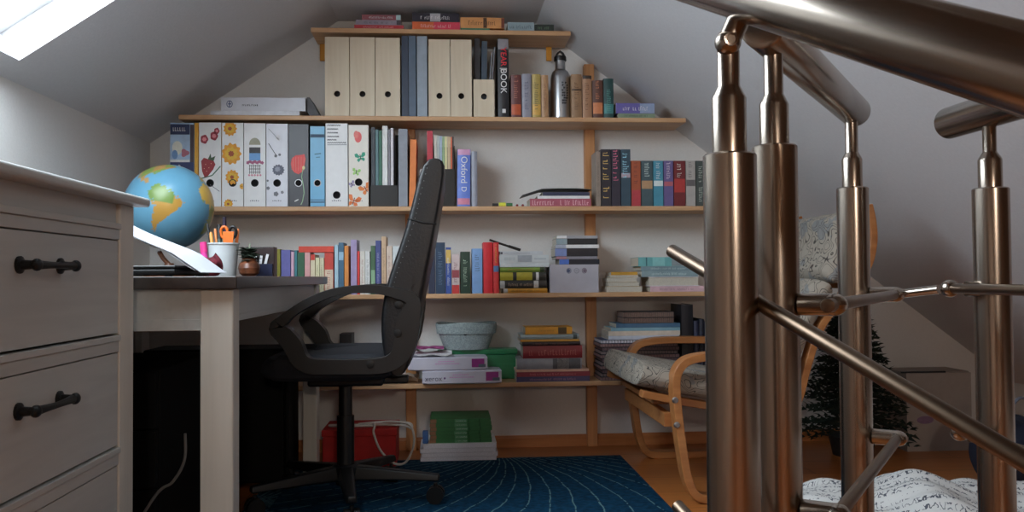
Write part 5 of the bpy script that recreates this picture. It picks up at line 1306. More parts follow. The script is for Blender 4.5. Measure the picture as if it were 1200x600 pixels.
# white box with cases on top, in front of the upright
GD = 'film cases on the white box'
zb = carton(644.5, 701.5, 342.4, 309.5, YF + .004, SH[4] + .0003, (166, 164, 172), 'pale grey storage box with three round marks on the fourth shelf', dp=.16)
tbox = [o for o in bpy.data.objects if o.get('label', '').startswith('pale grey storage')][0]
for k in range(3):
    w_ = P(701, 320, YF).x - P(644, 320, YF).x; g = MB(); cx = -w_ / 2 + w_ * (.39 + .16 * k); cz = .083
    g.tube([(cx + .0085 * math.cos(q), -.0006, cz + .0095 * math.sin(q)) for q in [2 * PI * j / 20 for j in range(20)]], .0009, 6, closed=True)
    if k != 1: g.add([(x, -.0005, z) for x, z in disc(cx + (.001 if k else -.001), cz, .0062, .007, wob=.12, petals=5)], [tuple(range(54))])
    else: g.box(cx - .004, cx + .004, -.0009, -.0004, cz - .001, cz + .001)
    g.build('round_mark', ink(*((66, 74, 100), (120, 120, 130), (104, 92, 104))[k]), tbox)
p = Pile(zb, YF + .006)
cs = [(655.5, 702.5, 308.8, 302.6, (30, 32, 40), (.0, .24, (70, 100, 170)), 'black case with blue end, lowest on the storage box'),
      (651.5, 700, 302.2, 299.0, (120, 118, 126), (.0, .25, (150, 110, 120)), 'thin grey case above the lowest black one'),
      (650.5, 700.6, 298.8, 289.2, (28, 28, 34), (.0, .27, (104, 118, 160)), 'thick black case in the middle on the storage box'),
      (651, 702, 289.0, 284.8, (196, 194, 190), (.0, .24, (140, 146, 160)), 'white case between the two thick black ones'),
      (652, 700.4, 284.6, 277.4, (26, 28, 32), (.0, .26, (120, 134, 140)), 'thick black case under the topmost grey one'),
      (652.5, 700.5, 277.2, 273.8, (134, 134, 138), (.0, .24, (190, 196, 190)), 'thin grey case topmost on the storage box')]
for (x0, x1, yb_, yt_, c, bnd, lab) in cs:
    o = p.lay(x0, x1, yb_, yt_, c, lab, GD, dp=.13, soft=True, name='film_case', bands=(bnd,)); o['category'] = 'film case'
# small cream stack
GC_ = 'small stack of cream booklets'
p = Pile(SH[4], YF + .008)
p.lay(711, 752.5, 342.2, 335.4, (176, 158, 128), 'cream booklet at the bottom of the small stack past the storage box', GC_, dp=.11, pages_front=True, soft=True)
p.lay(713, 749, 335.2, 330.2, (170, 150, 124), 'beige booklet second from the bottom of the small stack', GC_, dp=.11, pages_front=True, soft=True)
p.lay(712, 746, 330.0, 324.8, (182, 168, 146), 'off-white booklet in the upper half of the small stack', GC_, dp=.11, pages_front=True, soft=True)
p.lay(715, 748, 324.6, 321.6, (186, 172, 150), 'pale booklet second from the top of the small stack', GC_, dp=.11, pages_front=True, soft=True)
p.lay(716, 747, 321.4, 317.6, (170, 128, 50), 'straw yellow booklet on top of the small stack', GC_, dp=.11, soft=True)
# stack by the railing
GR = 'stack of books by the steel rod'
p = Pile(SH[4], YF + .006)
p.lay(762, 825, 342, 335.4, (176, 148, 156), 'pale pink book at the bottom of the stack behind the steel rod', GR, dp=.14, title=(130, 100, 110), soft=True)
p.lay(760, 819, 335.2, 324.2, (190, 184, 188), 'thick white book with visible pages behind the steel rod', GR, dp=.14, pages_front=True)
p.lay(752, 818, 324.0, 316.8, (110, 130, 136), 'grey-teal book above the thick white one', GR, dp=.14, title=(170, 190, 190), soft=True)
p.lay(751, 816, 316.6, 311.4, (100, 120, 128), 'slate-teal book second from the top behind the steel rod', GR, dp=.14, title=(160, 180, 180), soft=True)
p.lay(748, 800, 311.2, 300.4, (88, 142, 144), 'turquoise-grey book on top of the stack behind the steel rod', GR, dp=.14, soft=True, bands=((.17, .2, (50, 90, 96)), (.32, .6, (110, 160, 160)), (.75, 1, (110, 120, 124))))

# --- lowest board
# reams of paper
def ream(x0, x1, yb_, yt_, z, y, label, skew, nm='paper_ream'):
    a, b = P(x0, yb_, y).x, P(x1, yb_, y).x; w = b - a; h = abs(P(x0, yt_, y).z - P(x0, yb_, y).z)
    t = empty(nm, ((a + b) / 2, y, z), label, 'paper ream', 'packs of copy paper', rot=(0, 0, skew))
    m = MB(); d = .125; n = 10
    sec = [(0, .004), (.006, 0), (d - .006, 0), (d, .004), (d, h - .004), (d - .006, h), (.006, h), (0, h - .004)]
    v = []; rnd = random.Random(label)
    for i in range(n + 1):
        u = -w / 2 + w * i / n; k = 1 if 0 < i < n else .93
        v += [(u, d / 2 + (p_ - d / 2) * k + rnd.uniform(-.0008, .0008), h / 2 + (q_ - h / 2) * k) for p_, q_ in sec]
    f = [(i * 8 + k, i * 8 + (k + 1) % 8, (i + 1) * 8 + (k + 1) % 8, (i + 1) * 8 + k) for i in range(n) for k in range(8)] + [tuple(range(7, -1, -1)), tuple(n * 8 + k for k in range(8))]
    m.add(v, f).build('wrapper', mat('ream_wrapper', (204, 202, 216), .35, k=1.1, var=.03), t, smooth=True)
    s1 = MB().box(w * .30, w * .46, -.0012, -.0002, h * .22, h * .86).build('colour_label', ink(128, 40, 110), t)
    MB().box(w * .385, w * .475, -.0016, -.0013, h * .22, h * .45).build('label_corner', ink(70, 80, 92), t)
    g = MB(); rnd = random.Random(5)
    for (zz_, x_a, x_b) in ((.66, -.12, .08), (.48, -.16, .14)):
        x = x_a * w
        while x < x_b * w: q = rnd.uniform(.003, .007); g.box(x, x + q, -.0008, -.0002, zz_ * h, zz_ * h + .0028); x += q + .002
    g.build('small_print', ink(180, 120, 170), t)
    return t, z + h + .0005, w, h
t, z1, w, h = ream(495, 588, 449.5, 433.5, SH[5] + .0004, YF - .028, 'lower white paper ream with purple label on the lowest shelf', .02)
text('xerox', .026, 'brand_lettering', ink(70, 66, 80), t, (-w * .36, -.0012, h * .42), FACE)
MB().ball((-w * .22, .003, h * .45), .0055, 12, sc=(1, .9, 1)).build('brand_ball', ink(90, 50, 100), t, smooth=True)
t, z2, w, h = ream(478, 571.5, 434.5, 419, z1, YF - .026, 'upper white paper ream resting on the lower one', .03)
# crumpled loose sheets at the chair side of the reams
def crumple(name, cx, cy, z0, wx, wy, amp, label, seed, m, cat='paper', peak=.0):
    rnd = random.Random(seed); n = 16; v = []
    ph = [(rnd.uniform(2, 7), rnd.uniform(2, 7), rnd.uniform(0, 6)) for _ in range(5)]
    for up in (0, 1):
        for j in range(n + 1):
            for i in range(n + 1):
                u, w_ = i / n - .5, j / n - .5
                s = sum(math.sin(a * u * 2 + b * w_ * 2 + c) for a, b, c in ph) / 5
                v.append((u * wx, w_ * wy, amp * (.6 + s) + peak * (1 - abs(2 * u)) + .0008 * up))
    zmin = min(q[2] for q in v); v = [(x, y, z - zmin) for x, y, z in v]
    W = n + 1; H = W * W
    f = []
    for up in (0, 1): f += [(up * H + j * W + i, up * H + j * W + i + 1, up * H + (j + 1) * W + i + 1, up * H + (j + 1) * W + i) for j in range(n) for i in range(n)]
    ring = list(range(W)) + [j * W + n for j in range(1, W)] + [n * W + i for i in range(n - 1, -1, -1)] + [j * W for j in range(n - 1, 0, -1)]
    f += [(ring[k], ring[(k + 1) % len(ring)], ring[(k + 1) % len(ring)] + H, ring[k] + H) for k in range(len(ring))]
    o = MB().add(v, f).build(name, m, loc=(cx, cy, z0), smooth=True); tag(o, label, cat, 'loose papers on the reams'); return o
q = P(497, 420, YF + .04)
crumple('paper_sheet', q.x + .02, YF + .06, z2 + .0006, .17, .15, .012, 'crumpled white sheet lying over the upper ream', 1, M_WHITEPAPER)
o = crumple('paper_sheet', q.x + .015, YF + .06, z2 + .027, .12, .12, .006, 'magenta-striped crumpled sheet on the white one by the chair back', 5, mat('magenta_print', (150, 70, 120), .5, k=1.4, var=.6, scale=40))
q = P(476, 440, YF + .03)
crumple('paper_sheet', q.x - .005, YF + .07, SH[5] + .0005, .10, .12, .022, 'torn brown-white paper scrap half hidden by the chair back', 8, mat('kraft_scrap', (150, 132, 116), .8, k=1.3, var=.3, scale=60))
# green plastic box
y = YF + .055; a, b = P(514, 440, y).x, P(607, 440, y).x; w = b - a; zs = SH[5] + .0004; h = P(560, 411, y).z - zs
yq = .150
t = empty('storage_box', ((a + b) / 2, YF + .147, zs), 'translucent green plastic box with lid behind the paper reams', 'box')
t.location.y = YW - .0535
m, N, L, bb = nodes_of('green_translucent_plastic'); bb.inputs['Base Color'].default_value = rgb(40, 150, 96); bb.inputs['Roughness'].default_value = .3; bb.inputs['Transmission Weight'].default_value = .35; bb.inputs['Alpha'].default_value = 1
nn = N.new('ShaderNodeTexNoise'); nn.inputs['Scale'].default_value = 6; rp = N.new('ShaderNodeValToRGB'); rp.color_ramp.elements[0].color = rgb(30, 130, 80); rp.color_ramp.elements[1].color = rgb(60, 170, 116); L.new(nn.outputs[0], rp.inputs[0]); L.new(rp.outputs[0], bb.inputs['Base Color'])
MB().prism([(-w / 2 + .008, 0), (w / 2 - .008, 0), (w / 2, h - .020), (-w / 2, h - .020)], lambda p_, q_, e: (p_, e, q_), -.046, .046).build('body', m, t, bevel=.004)
MB().box(-w / 2 - .004, w / 2 + .004, -.050, .050, h - .0195, h).build('lid', m, t, bevel=.003)
zl = zs + h + .0004
# felt basket
y = YF + .08; c = P(547, 415, y); rt = (P(583, 383, y).x - P(511, 383, y).x) / 2; rb = (P(573, 415, y).x - P(521, 415, y).x) / 2; zt = P(547, 379, y).z
t = empty('felt_basket', (c.x, YW - .073, zl), 'grey felt basket with folded rim standing on the green box', 'basket')
ry = .066 / rt
FE = mat('grey_felt', (112, 122, 122), .95, k=1.9, var=.25, scale=190, bump=.6)
H_ = zt - zl
def oval(prof, name, n=40):
    m_ = MB().lathe(prof, n, caps=False); m_.v = [(x, yv * ry, z + (.004 * math.sin(3 * math.atan2(yv, x))) * (1 if z > H_ * .6 else 0)) for x, yv, z in m_.v]; return m_.build(name, FE, t, smooth=True)
oval([(.001, 0), (rb, 0), (rb + (rt - rb) * .7, H_ * .6), (rt * .985, H_ - .002), (rt * .955, H_ - .002), (rb + (rt - rb) * .6, H_ * .55), (rb * .9, .006), (.001, .006)], 'body')
oval([(rt * 1.0, H_), (rt * 1.015, H_ * .93), (rb + (rt - rb) * .80 + .004, H_ * .60), (rb + (rt - rb) * .80 + .001, H_ * .60), (rt * .99, H_ * .95)], 'folded_rim')
MB().lathe([(.007, 0), (.007, .003), (.004, .005)], 16).build('button', M_BLACKPLASTIC, t, loc=(-.005, -rb * ry - .011, H_ * .62), rot=(PI / 2, 0, 0), smooth=True)
# big book stack
GL = 'stack of books on the lowest shelf'
p = Pile(SH[5], YF + .004)
p.lay(605.5, 691, 448.3, 442.2, (56, 52, 84), 'dark blue book at the bottom of the stack beside the green box', GL, dp=.16, title=(150, 110, 130), soft=True)
p.lay(605.5, 691.5, 442.0, 436.4, (116, 40, 52), 'wine red book second from the bottom of the stack', GL, dp=.16, title=(190, 110, 110), soft=True)
p.lay(604.5, 690, 436.2, 433.4, (176, 140, 122), 'thin peach book under the silver one', GL, dp=.16, soft=True)
p.lay(606, 682, 433.2, 420.4, (120, 122, 128), 'thick silver-grey book with a black emblem', GL, dp=.155, bands=((.55, .98, (70, 70, 74)), (.62, .80, (150, 150, 150))), rot=None)
p.lay(613, 682.5, 420.2, 405.2, (112, 30, 36), 'thick dark red book in the upper part of the stack', GL, dp=.14, title=(150, 80, 76), tband=(.1, .9), tsize=.5)
p.lay(612, 680, 405.0, 400.2, (38, 26, 28), 'thin black book above the thick dark red one', GL, dp=.14, title=(120, 80, 70))
p.lay(610, 679, 400.0, 397.4, (170, 124, 44), 'thin yellow booklet below the grey-blue one', GL, dp=.14, soft=True)
p.lay(610, 678.5, 397.2, 391.2, (130, 146, 150), 'grey-blue book below the topmost yellow one', GL, dp=.14, bands=((.9, .97, (60, 70, 70)),))
p.lay(615.5, 670.5, 391.0, 382.4, (186, 132, 36), 'yellow book on top of the stack beside the felt basket', GL, dp=.12, title=(120, 84, 30), tband=(.28, .6), tsize=.2, bands=((.70, .88, (70, 56, 30)),), soft=True)
# spiral notebooks past the upright
GK = 'stack of spiral notebooks'
def notebook(x0, x1, z, th, c, pc_, label, spiral=(96, 88, 84), dp=.165):
    y = YF - .002; a, b = P(x0, 420, y).x, P(x1, 420, y).x; w = b - a
    t = empty('spiral_notebook', ((a + b) / 2, y, z), label, 'notebook', GK)
    MB().box(-w / 2, w / 2, .004, dp, 0, .0012).build('cover', mat('notebook_cover', c, .5, k=K, var=.1), t)
    MB().box(-w / 2, w / 2, .004, dp, th - .0012, th).build('cover', mat('notebook_cover', c, .5, k=K, var=.1), t)
    MB().box(-w / 2 + .001, w / 2 - .001, .006, dp - .002, .0014, th - .0014).build('page_block', mat('tinted_pages', pc_, .85, var=.1, scale=240, k=1.5), t)
    g = MB(); n = 26
    for k in range(n):
        x = -w / 2 + w * (k + .5) / n
        g.tube([(x, .006 + .0055 * math.cos(q), th / 2 + (th / 2 - .0012) * math.sin(q)) for q in [2 * PI * j / 8 for j in range(8)]], .0008, 4, closed=True)
    g.build('spiral_wire', mat('notebook_wire', spiral, .35, metal=.8, k=1.2), t)
ORD = ['lowest', 'second lowest', 'third lowest', 'fourth lowest', 'fifth lowest', 'sixth lowest', 'seventh lowest', 'eighth lowest', 'ninth lowest', 'tenth lowest']
z = SH[5] + .0004; th = (P(760, 402, YF).z - z) / 10 - .0004
for k in range(10):
    notebook(704 + (k % 3) * 1.2, 797 - (k % 2) * 2, z, th, (36, 36, 46), ((138, 112, 112), (130, 118, 118), (116, 96, 100))[k % 3], 'dark spiral notebook, %s of the thick notebook stack behind the armchair' % ORD[k]); z += th + .0004
for (yb_, yt_, c, pc_, lab) in ((402, 398, (46, 60, 92), (190, 190, 200), 'navy spiral notebook under the white pads of the notebook stack'),):
    th = P(760, yt_, YF).z - P(760, yb_, YF).z; notebook(705, 796, z, th, c, pc_, lab); z += th + .0004
p = Pile(z, YF + .002)
for (x0, x1, yb_, yt_, c, lab) in ((713, 796, 398, 393.4, (170, 176, 190), 'blue-white pad on the navy notebook'), (713, 797, 393.2, 387.6, (182, 172, 160), 'cream pad under the light blue ones in the notebook stack'), (716, 797, 387.4, 383.6, (110, 146, 160), 'light teal pad in the notebook stack'), (722, 797, 383.4, 378.4, (60, 90, 116), 'steel-blue pad under the short notebooks')):
    o = p.lay(x0, x1, yb_, yt_, c, lab, GK, dp=.15, pages_front=False, soft=True, name='paper_pad'); o['category'] = 'paper pad'
z = p.z
for k in range(2):
    th = (P(760, 364.5, YF).z - P(760, 378, YF).z) / 2 - .0004
    notebook(731, 791, z, th, (40, 38, 44), (120, 100, 92), ('short dark spiral notebook under the topmost one', 'short dark spiral notebook topmost on the notebook stack')[k], dp=.13); z += th + .0004
# black binder and dark books behind the armchair
o = stand(5, 798.2, 812, 357, (22, 22, 28), 'tall black folder beside the notebook stack', 'dark books behind the armchair', dp=.16, name='folder'); o['category'] = 'folder'
for (x0, x1, top, c, lab) in ((812.8, 818.6, 376, (32, 36, 56), 'navy book after the tall black folder'), (819.2, 824.8, 374, (28, 32, 44), 'black-blue book second after the tall black folder'), (825.4, 832, 377, (34, 44, 66), 'dark blue book half behind the steel post')):
    stand(5, x0, x1, top, c, lab, 'dark books behind the armchair', dp=.14, title=(70, 80, 110))
# dark carton on the lowest board behind the office chair
carton(408, 466, 450, 434, YF + .02, SH[5] + .0004, (26, 26, 30), 'flat black box on the lowest shelf behind the office chair seat', dp=.12)
carton(398, 412, 434 + 16, 392, YF + .05, SH[5] + .0004, (20, 20, 24), 'small upright black box seen through the chair armrest', dp=.1)

# --- floor: workbooks on paper blocks
GF = 'workbooks on the floor under the shelf'
YP = 3.165
p = Pile(0, YP)
for k, (x0, x1, yb_, yt_, c, lab) in enumerate(((492.5, 582, 540.5, 534.4, (176, 172, 178), 'lowest white paper block on the floor'), (494, 583.5, 534.2, 529.2, (164, 162, 170), 'second white paper block from the floor'), (492, 581, 529, 524, (182, 180, 186), 'third white paper block from the floor'), (496, 582, 523.8, 518, (190, 190, 196), 'top white paper block under the green workbooks'))):
    o = p.lay(x0, x1, yb_, yt_, c, lab, GF, dp=.2, pages_front=True, soft=True, name='paper_block', pcol=(190, 188, 194)); o['category'] = 'paper block'
zb = p.z
for k in range(6):
    x0, x1 = 503.5 + (k % 2) * .8, 576.5 - (k % 3) * .7
    o = p.lay(x0, x1, 517 - 5 * k, 517 - 5 * k - 4.7, (40, 88, 48), 'green workbook, %s of the six on the floor' % (['lowest', 'second lowest', 'third lowest', 'fourth lowest', 'fifth lowest', 'topmost'][k]), GF, dp=.19, inset=.01, soft=True, bands=((.0, .10, (120, 84, 60)), (.40, .60, (70, 116, 80)), (.62, .645, (24, 70, 34)), (.80, .825, (24, 70, 34))), title=(190, 206, 190), tband=(.42, .6), tsize=.3)
q = P(497, 518, YP + .03)
o = MB().box(-.010, .010, 0, .03, 0, .045).build('glue_bottle', mat('blue_card', (60, 96, 150), .5, k=1.4), loc=(P(499, 510, YP).x - .002, YP + .004, p.z if False else zb), bevel=.003); tag(o, 'small blue box beside the green workbooks', 'box'); o.name = 'carton'

# ------------------------------------------------------------------ right side of the room
# artificial fir tree
tr = Vector((P(1003, 520, 3.10).x, 3.13, 0))
def fir():
    t = empty('fir_tree', tr, 'small dark green artificial fir tree behind the armchair and steel post', 'tree')
    MB().lathe([(.07, 0), (.085, .07), (.088, .075), (.08, .075), (.001, .07)], 24).build('pot', mat('black_pot', (26, 24, 24), .6), t, smooth=True)
    MB().tube([(0, 0, .07), (0, 0, .56)], [.012, .004], 10).build('trunk', mat('fir_trunk', (50, 38, 28), .8), t, smooth=True)
    rnd = random.Random(12); M_FIR = mat('fir_needles', (30, 44, 34), .7, var=.4, scale=40, k=1.0)
    b = MB()
    for k in range(230):
        hz = .10 + .46 * (k / 230.0); r_ = .205 * (1 - (hz - .10) / .50) + .02
        a = k * 2.399 + rnd.uniform(-.2, .2); e = Vector((r_ * math.cos(a), r_ * math.sin(a), hz - .35 * r_ * rnd.uniform(.4, 1) + .02)); b0 = Vector((0, 0, hz))
        for s in range(1, 9):
            c = b0.lerp(e, s / 8); d = (e - b0).normalized(); sd = Vector((-d.y, d.x, 0)).normalized() if d.xy.length > 1e-4 else Vector((1, 0, 0))
            for sg in (-1, 1, .3):
                tip = c + d * .018 + sd * sg * rnd.uniform(.018, .036) + Vector((0, 0, rnd.uniform(-.012, .016))); w_ = Vector((0, 0, .006)) + d * .006
                b.add([c - w_, c + w_, tip], [(0, 1, 2)])
    b.build('foliage', M_FIR, t)
fir()
# low white carton with a plum print under the slope
yb = 3.16; a, b2 = P(1063, 500, yb), P(1139, 500, yb); zt = P(1100, 437, yb).z
t = empty('cardboard_box', ((a.x + b2.x) / 2, yb, 0), 'pale cardboard box with a plum-coloured oval print under the roof slope', 'box')
w = b2.x - a.x; M_CB = mat('pale_card', (158, 148, 140), .7, var=.05)
M_ = [M_CB]; m = MB().box(-w / 2, w / 2, 0, .17, 0, zt)
blob(m, M_, disc(-.03 * w, .52 * zt, .21 * w, .085 * zt), (92, 66, 96)); blob(m, M_, disc(-.22 * w, .40 * zt, .13 * w, .05 * zt), (100, 78, 100), -.0006)
m.build('body', M_, t, bevel=0)
MB().box(-w / 2 - .015, w * .12, .004, .012, zt + .0005, zt + .0065).build('carry_strap', M_BLACKPLASTIC, t)
MB().box(-w / 2, w / 2, .013, .17, zt + .0004, zt + .004).build('lid', M_CB, t)
# white script blanket heaped on the floor
def blanket():
    m, N, L, b = nodes_of('script_print_cotton')
    tc = N.new('ShaderNodeTexCoord'); mp = N.new('ShaderNodeMapping'); mp.inputs['Rotation'].default_value = (0, 0, .5); L.new(tc.outputs['UV'], mp.inputs[0])
    sp_ = N.new('ShaderNodeSeparateXYZ'); L.new(mp.outputs[0], sp_.inputs[0])
    def MT(op, a, v1=None, b_=None, v2=None):
        q = N.new('ShaderNodeMath'); q.operation = op; L.new(a, q.inputs[0])
        if v1 is not None: q.inputs[1].default_value = v1
        if b_ is not None: L.new(b_, q.inputs[1])
        if v2 is not None: q.inputs[2].default_value = v2
        return q.outputs[0]
    st = N.new('ShaderNodeMapping'); st.inputs['Scale'].default_value = (84, 40, 1); L.new(mp.outputs[0], st.inputs[0])
    no = N.new('ShaderNodeTexNoise'); no.inputs['Scale'].default_value = 1.0; no.inputs['Detail'].default_value = 1; L.new(st.outputs[0], no.inputs['Vector'])
    line = MT('COMPARE', no.outputs[0], .5, v2=.035)
    rows = MT('LESS_THAN', MT('FRACT', MT('MULTIPLY', sp_.outputs['Y'], 30)), .62)
    s2 = N.new('ShaderNodeMapping'); s2.inputs['Scale'].default_value = (10, 30, 1); L.new(mp.outputs[0], s2.inputs[0])
    n2 = N.new('ShaderNodeTexNoise'); n2.inputs['Scale'].default_value = 1.0; L.new(s2.outputs[0], n2.inputs['Vector'])
    words_ = MT('GREATER_THAN', n2.outputs[0], .42)
    k = MT('MULTIPLY', MT('MULTIPLY', line, b_=rows), b_=words_)
    mx = N.new('ShaderNodeMix'); mx.data_type = 'RGBA'; mx.inputs['A'].default_value = rgb(214, 214, 212); mx.inputs['B'].default_value = rgb(84, 88, 98); L.new(k, mx.inputs['Factor']); L.new(mx.outputs['Result'], b.inputs['Base Color'])
    b.inputs['Roughness'].default_value = .9
    n = 90; x0, x1, y0, y1 = .80, 1.75, 1.55, 2.42; v = []; f = []
    rnd = random.Random(6)
    for j in range(n + 1):
        for i in range(n + 1):
            u, w_ = i / n, j / n; x = x0 + (x1 - x0) * u; y = y0 + (y1 - y0) * w_
            edge = min(1, min(u, 1 - u, w_ * 1.0, 1 - w_) * 9)
            base = .068 + .080 * math.exp(-((x - 1.235) / .085) ** 2 - ((y - 2.24) / .15) ** 2) + .03 * math.exp(-((x - 1.40) / .16) ** 2 - ((y - 2.18) / .2) ** 2) + .02 * math.sin(9 * x + 5 * y) + .012 * math.sin(17 * x - 13 * y + 1) + .009 * math.sin(31 * x + 22 * y) + .010 * abs(math.sin(14 * x + 19 * y + 2 * math.sin(6 * y)))
            v.append((x, y, max(.002, base * math.sin(edge * PI / 2) ** .7)))
    for j in range(n):
        for i in range(n): f.append((j * (n + 1) + i, j * (n + 1) + i + 1, (j + 1) * (n + 1) + i + 1, (j + 1) * (n + 1) + i))
    W = n + 1; base_i = len(v); ring = list(range(W)) + [j * W + n for j in range(1, W)] + [n * W + i for i in range(n - 1, -1, -1)] + [j * W for j in range(n - 1, 0, -1)]
    v += [(v[k_][0], v[k_][1], .0005) for k_ in ring]
    f += [(ring[k_], ring[(k_ + 1) % len(ring)], base_i + (k_ + 1) % len(ring), base_i + k_) for k_ in range(len(ring))] + [tuple(base_i + k_ for k_ in range(len(ring)))]
    mb = MB().add(v, f); o = mb.build('blanket', m, smooth=True)
    uv = o.data.uv_layers.new(name='UVMap')
    for lp_ in o.data.loops:
        c = o.data.vertices[lp_.vertex_index].co; uv.data[lp_.index].uv = (c.x, c.y)
    tag(o, 'crumpled white blanket printed with black handwriting heaped behind the railing', 'blanket')
blanket()
# dark blue bag at the far side of the blanket
q = P(1160, 545, 2.62)
def bag():
    b = MB(); nu, nv = 24, 12; v = []; f = []
    for j in range(nv + 1):
        s = j / nv; z = .21 * s; rr = math.sin(.5 + 2.2 * s) ** .5 if s < 1 else .35
        for i in range(nu):
            a = 2 * PI * i / nu; k = 1 + .06 * math.sin(5 * a + 4 * s)
            v.append((.125 * rr * k * math.cos(a), .10 * rr * k * math.sin(a), z + (.01 * math.sin(2 * a) if s > .6 else 0)))
    for j in range(nv):
        for i in range(nu): f.append((j * nu + i, j * nu + (i + 1) % nu, (j + 1) * nu + (i + 1) % nu, (j + 1) * nu + i))
    f.append(tuple(range(nu - 1, -1, -1))); f.append(tuple(nv * nu + k for k in range(nu)))
    t = empty('bag', (q.x + .11, 2.68, 0), 'dark blue cloth bag on the floor beside the script blanket', 'bag')
    b.add(v, f).build('body', mat('navy_cloth', (18, 26, 46), .9, var=.3, scale=60, bump=.4), t, smooth=True, sub=1)
    MB().tube(smooth_path([(-.05, -.07, .17), (-.06, -.09, .24), (0, -.06, .28), (.06, -.05, .24), (.05, -.07, .17)], 6), .005, 8).build('strap', mat('grey_strap', (110, 116, 130), .8), t, smooth=True)
bag()

# ------------------------------------------------------------------ steel stair railings
def post(t, px, py_mid, c, r, y_main, y_neck, y_thin, rn, rt, z_end):
    b0 = D(px, py_mid, c); X, Y = b0.x, b0.y
    zz = lambda py: D(px, py, c).z
    L = lambda x, y, z: (x - t.location.x, y - t.location.y, z)
    zm = zz(y_main); zn = zz(y_neck)
    MB().lathe([(r + .018, .0), (r + .018, .004), (r, .005), (r, zm - .0015), (r - .0015, zm), (rn, zm)], 40, L(X, Y, 0)).build('post', M_STEEL, t, smooth=True)
    MB().lathe([(rn, zm - .01), (rn, zn - .003), (rn - .001, zn - .0005), (rt + .0004, zn + .0065), (rt, zn + .0075), (rt, z_end)], 32, L(X, Y, 0)).build('neck_pin', M_STEEL, t, smooth=True)
    return X, Y, zz
def rail_tube(t, a, b, r, name, domed=True, n=36):
    a, b = Vector(a) - Vector(t.location), Vector(b) - Vector(t.location); d = (b - a).normalized()
    path, rad = [], []
    for k in (0.35, 0.7, 0.9, 1.0): path.append(a - d * r * .12 * (1 - k)); rad.append(r * math.sqrt(max(.02, 1 - (1 - k) ** 2)))
    for k in (1.0, 0.9, 0.7, 0.35): path.append(b + d * r * .12 * (1 - k)); rad.append(r * math.sqrt(max(.02, 1 - (1 - k) ** 2)))
    return MB().tube(path, rad, n).build(name, M_STEEL_ROD if 'rod' in name else M_STEEL, t, smooth=True)
# flight railing: first post, sloping handrail and rods
cA = .684
fa = D(858, 400, cA)
t = empty('stair_railing', (fa.x, fa.y, 0), 'brushed steel stair railing with sloping handrail and rods, large before the shelves', 'railing')
X, Y, zz = post(t, 858, 400, cA, .0212, 180, 110, 60, .0137, .0089, D(855, 58, cA).z)
kn = D(853, 50, cA)
MB().ball(kn - t.location, .0105, 20).build('pivot', M_STEEL, t, smooth=True)
MB().lathe([(.0055, 0), (.0055, .002), (.0040, .0022), (.0036, .0012), (.0012, .0012)], 16).build('pivot_screw', M_STEEL, t, loc=kn - t.location + Vector((-.001, -.0095, 0)), rot=(PI / 2, 0, 0))
top = D(874, 5, cA)
MB().tube([kn - t.location, top - t.location], .0092, 20).build('rail_stub', M_STEEL, t, smooth=True)
r1 = .0255
ra, rb_ = D(866, -16, cA), D(1200, 81, .488); dr = (rb_ - ra)
rail_tube(t, ra - dr * .32, ra + dr * 1.55, r1, 'handrail')
e0, e1 = D(787.5, 294, .80), D(1200, 540, .47); de = e1 - e0
rail_tube(t, e0, e0 + de * 1.25, .0062, 'rod', n=20)
f0 = D(794, 593, .80)
rail_tube(t, f0, f0 + de * 1.0, .0062, 'rod', n=20)
for s_, (o0) in ((.172, e0), (.165, f0)):
    q = o0 + de * .20
    w0 = Vector((fa.x, fa.y, q.z + .002))
    MB().tube([w0 - t.location, q - t.location], .0095, 18).build('rod_bracket', M_STEEL, t, smooth=True)
    MB().ball(q - t.location, .0115, 16).build('rod_clamp', M_STEEL, t, smooth=True)

# landing railing: two posts, level handrail and rods beyond them
cB, cC = .815, 1.178
fb, fc = D(911, 400, cB), D(1002, 400, cC)
t = empty('landing_railing', (fb.x, fb.y, 0), 'brushed steel landing railing with two posts and a level handrail', 'railing')
zr = .911
post(t, 911, 400, cB, .0212, 170, 118, 65, .0137, .009, zr - .018)
post(t, 1002, 400, cC, .0212, 219.5, 184, 150, .0135, .0085, zr - .018)
pb, pc2 = Vector((fb.x, fb.y, zr)), Vector((fc.x, fc.y, zr)); dd = (pc2 - pb).normalized()
rail_tube(t, pb - dd * .035, pc2 + dd * .030, .0212, 'handrail')
nn_ = Vector((dd.y, -dd.x, 0)) * .052
for zr_ in (.652, .459):
    a_, b_ = Vector((fb.x, fb.y, zr_)) + nn_, Vector((fc.x, fc.y, zr_)) + nn_
    rail_tube(t, a_ - dd * .03, b_ + dd * .012, .0064, 'rod', n=20)
    for q in (a_, b_):
        w0 = Vector(q) - nn_ * .6
        MB().tube([w0 - t.location, q - t.location], .0105, 18).build('rod_bracket', M_STEEL, t, smooth=True)
        MB().ball(Vector(q) - t.location, .0125, 16, sc=(1, 1, .85)).build('rod_clamp', M_STEEL, t, smooth=True)
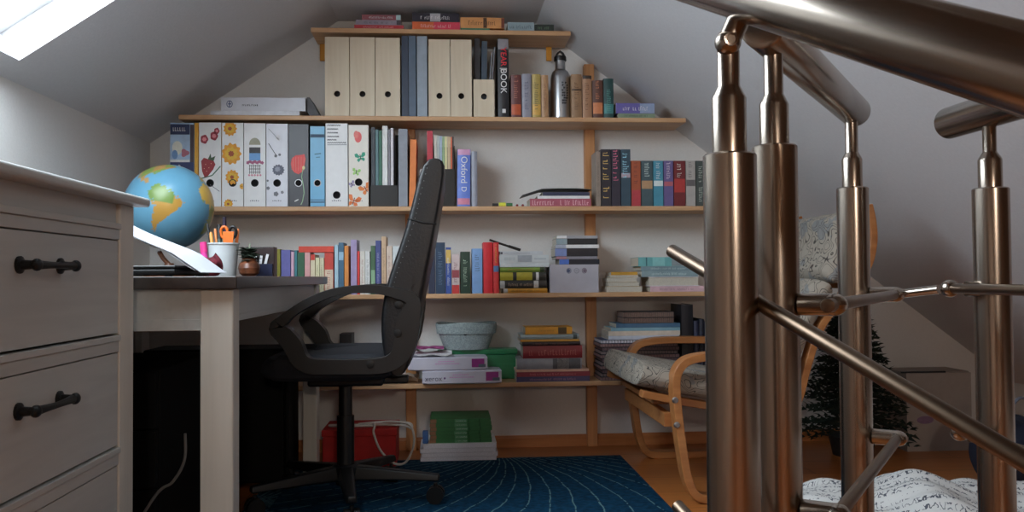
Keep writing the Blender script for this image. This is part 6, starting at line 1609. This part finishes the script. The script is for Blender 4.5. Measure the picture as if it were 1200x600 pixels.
# far side railing: one post seen, handrail running along the room
cD = 1.06
fd = D(1164.5, 400, cD)
t = empty('gallery_railing', (fd.x, fd.y, 0), 'brushed steel railing post under a cut-off handrail end, close to the roof slope', 'railing')
zd = .883
post(t, 1164.5, 400, cD, .0212, 220, 184, 150, .0138, .008, zd - .018)
rail_tube(t, (fd.x, fd.y + .085, zd), (fd.x, fd.y - .55, zd), .0212, 'handrail')
for zr_, y0_ in ((D(1140, 338.5, cD).z, .035), (D(1161, 512, cD - .02).z, .02)):
    xo = fd.x - .030
    a_ = Vector((fd.x - .034, fd.y + y0_, zr_))
    rail_tube(t, a_, a_ + Vector((0, -.6, 0)), .0064, 'rod', n=20)
    MB().tube([Vector((fd.x - .01, fd.y, zr_)) - t.location, Vector((fd.x - .034, fd.y, zr_)) - t.location], .0095, 16).build('rod_bracket', M_STEEL, t, smooth=True)
    MB().ball(a_ - t.location, .0115, 16).build('rod_clamp', M_STEEL, t, smooth=True)
# short rod joining the landing rail to the far post
j0 = Vector((fc.x, fc.y, .652)) + nn_ + dd * .014; j1 = Vector((fd.x - .034, fd.y + .06, D(1118, 340, cD).z))
o = MB().tube([j0, j1], .0060, 18).build('joining_rod', M_STEEL, smooth=True); tag(o, 'short steel rod joining the landing railing to the next post', 'rod')

# added lamp out of view: warm fill low on the shelves, streaks on the posts
t = empty('added_fill_lamp', (0.42, YB, 1.26), 'added round fill lamp on the stairwell wall, out of view', 'lamp')
MB().lathe([(.055, 0), (.055, .012), (.030, .018), (.020, .05)], 28).build('base', M_STEEL, t, rot=(-PI / 2, 0, 0), smooth=True)
lm = bpy.data.materials.new('fill_lamp_glow'); lm.use_nodes = True; LN = lm.node_tree.nodes
em = LN.new('ShaderNodeEmission'); em.inputs['Color'].default_value = (1, .88, .76, 1); em.inputs['Strength'].default_value = 420
nz = LN.new('ShaderNodeTexNoise'); nz.inputs['Scale'].default_value = 3; mr = LN.new('ShaderNodeMapRange'); mr.inputs['To Min'].default_value = 180; mr.inputs['To Max'].default_value = 200
lm.node_tree.links.new(nz.outputs[0], mr.inputs[0]); lm.node_tree.links.new(mr.outputs[0], em.inputs['Strength']); lm.node_tree.links.new(em.outputs[0], LN['Material Output'].inputs[0])
MB().ball((0, .135, 0), .09, 28).build('globe_shade', lm, t, smooth=True)

# ------------------------------------------------------------------ view
S.view_settings.view_transform = 'Standard'; S.view_settings.look = 'None'; S.view_settings.gamma = 1; S.view_settings.use_curve_mapping = False
S.view_settings.exposure = 0.0
S.cycles.max_bounces = 10; S.cycles.diffuse_bounces = 6; S.cycles.sample_clamp_indirect = 6
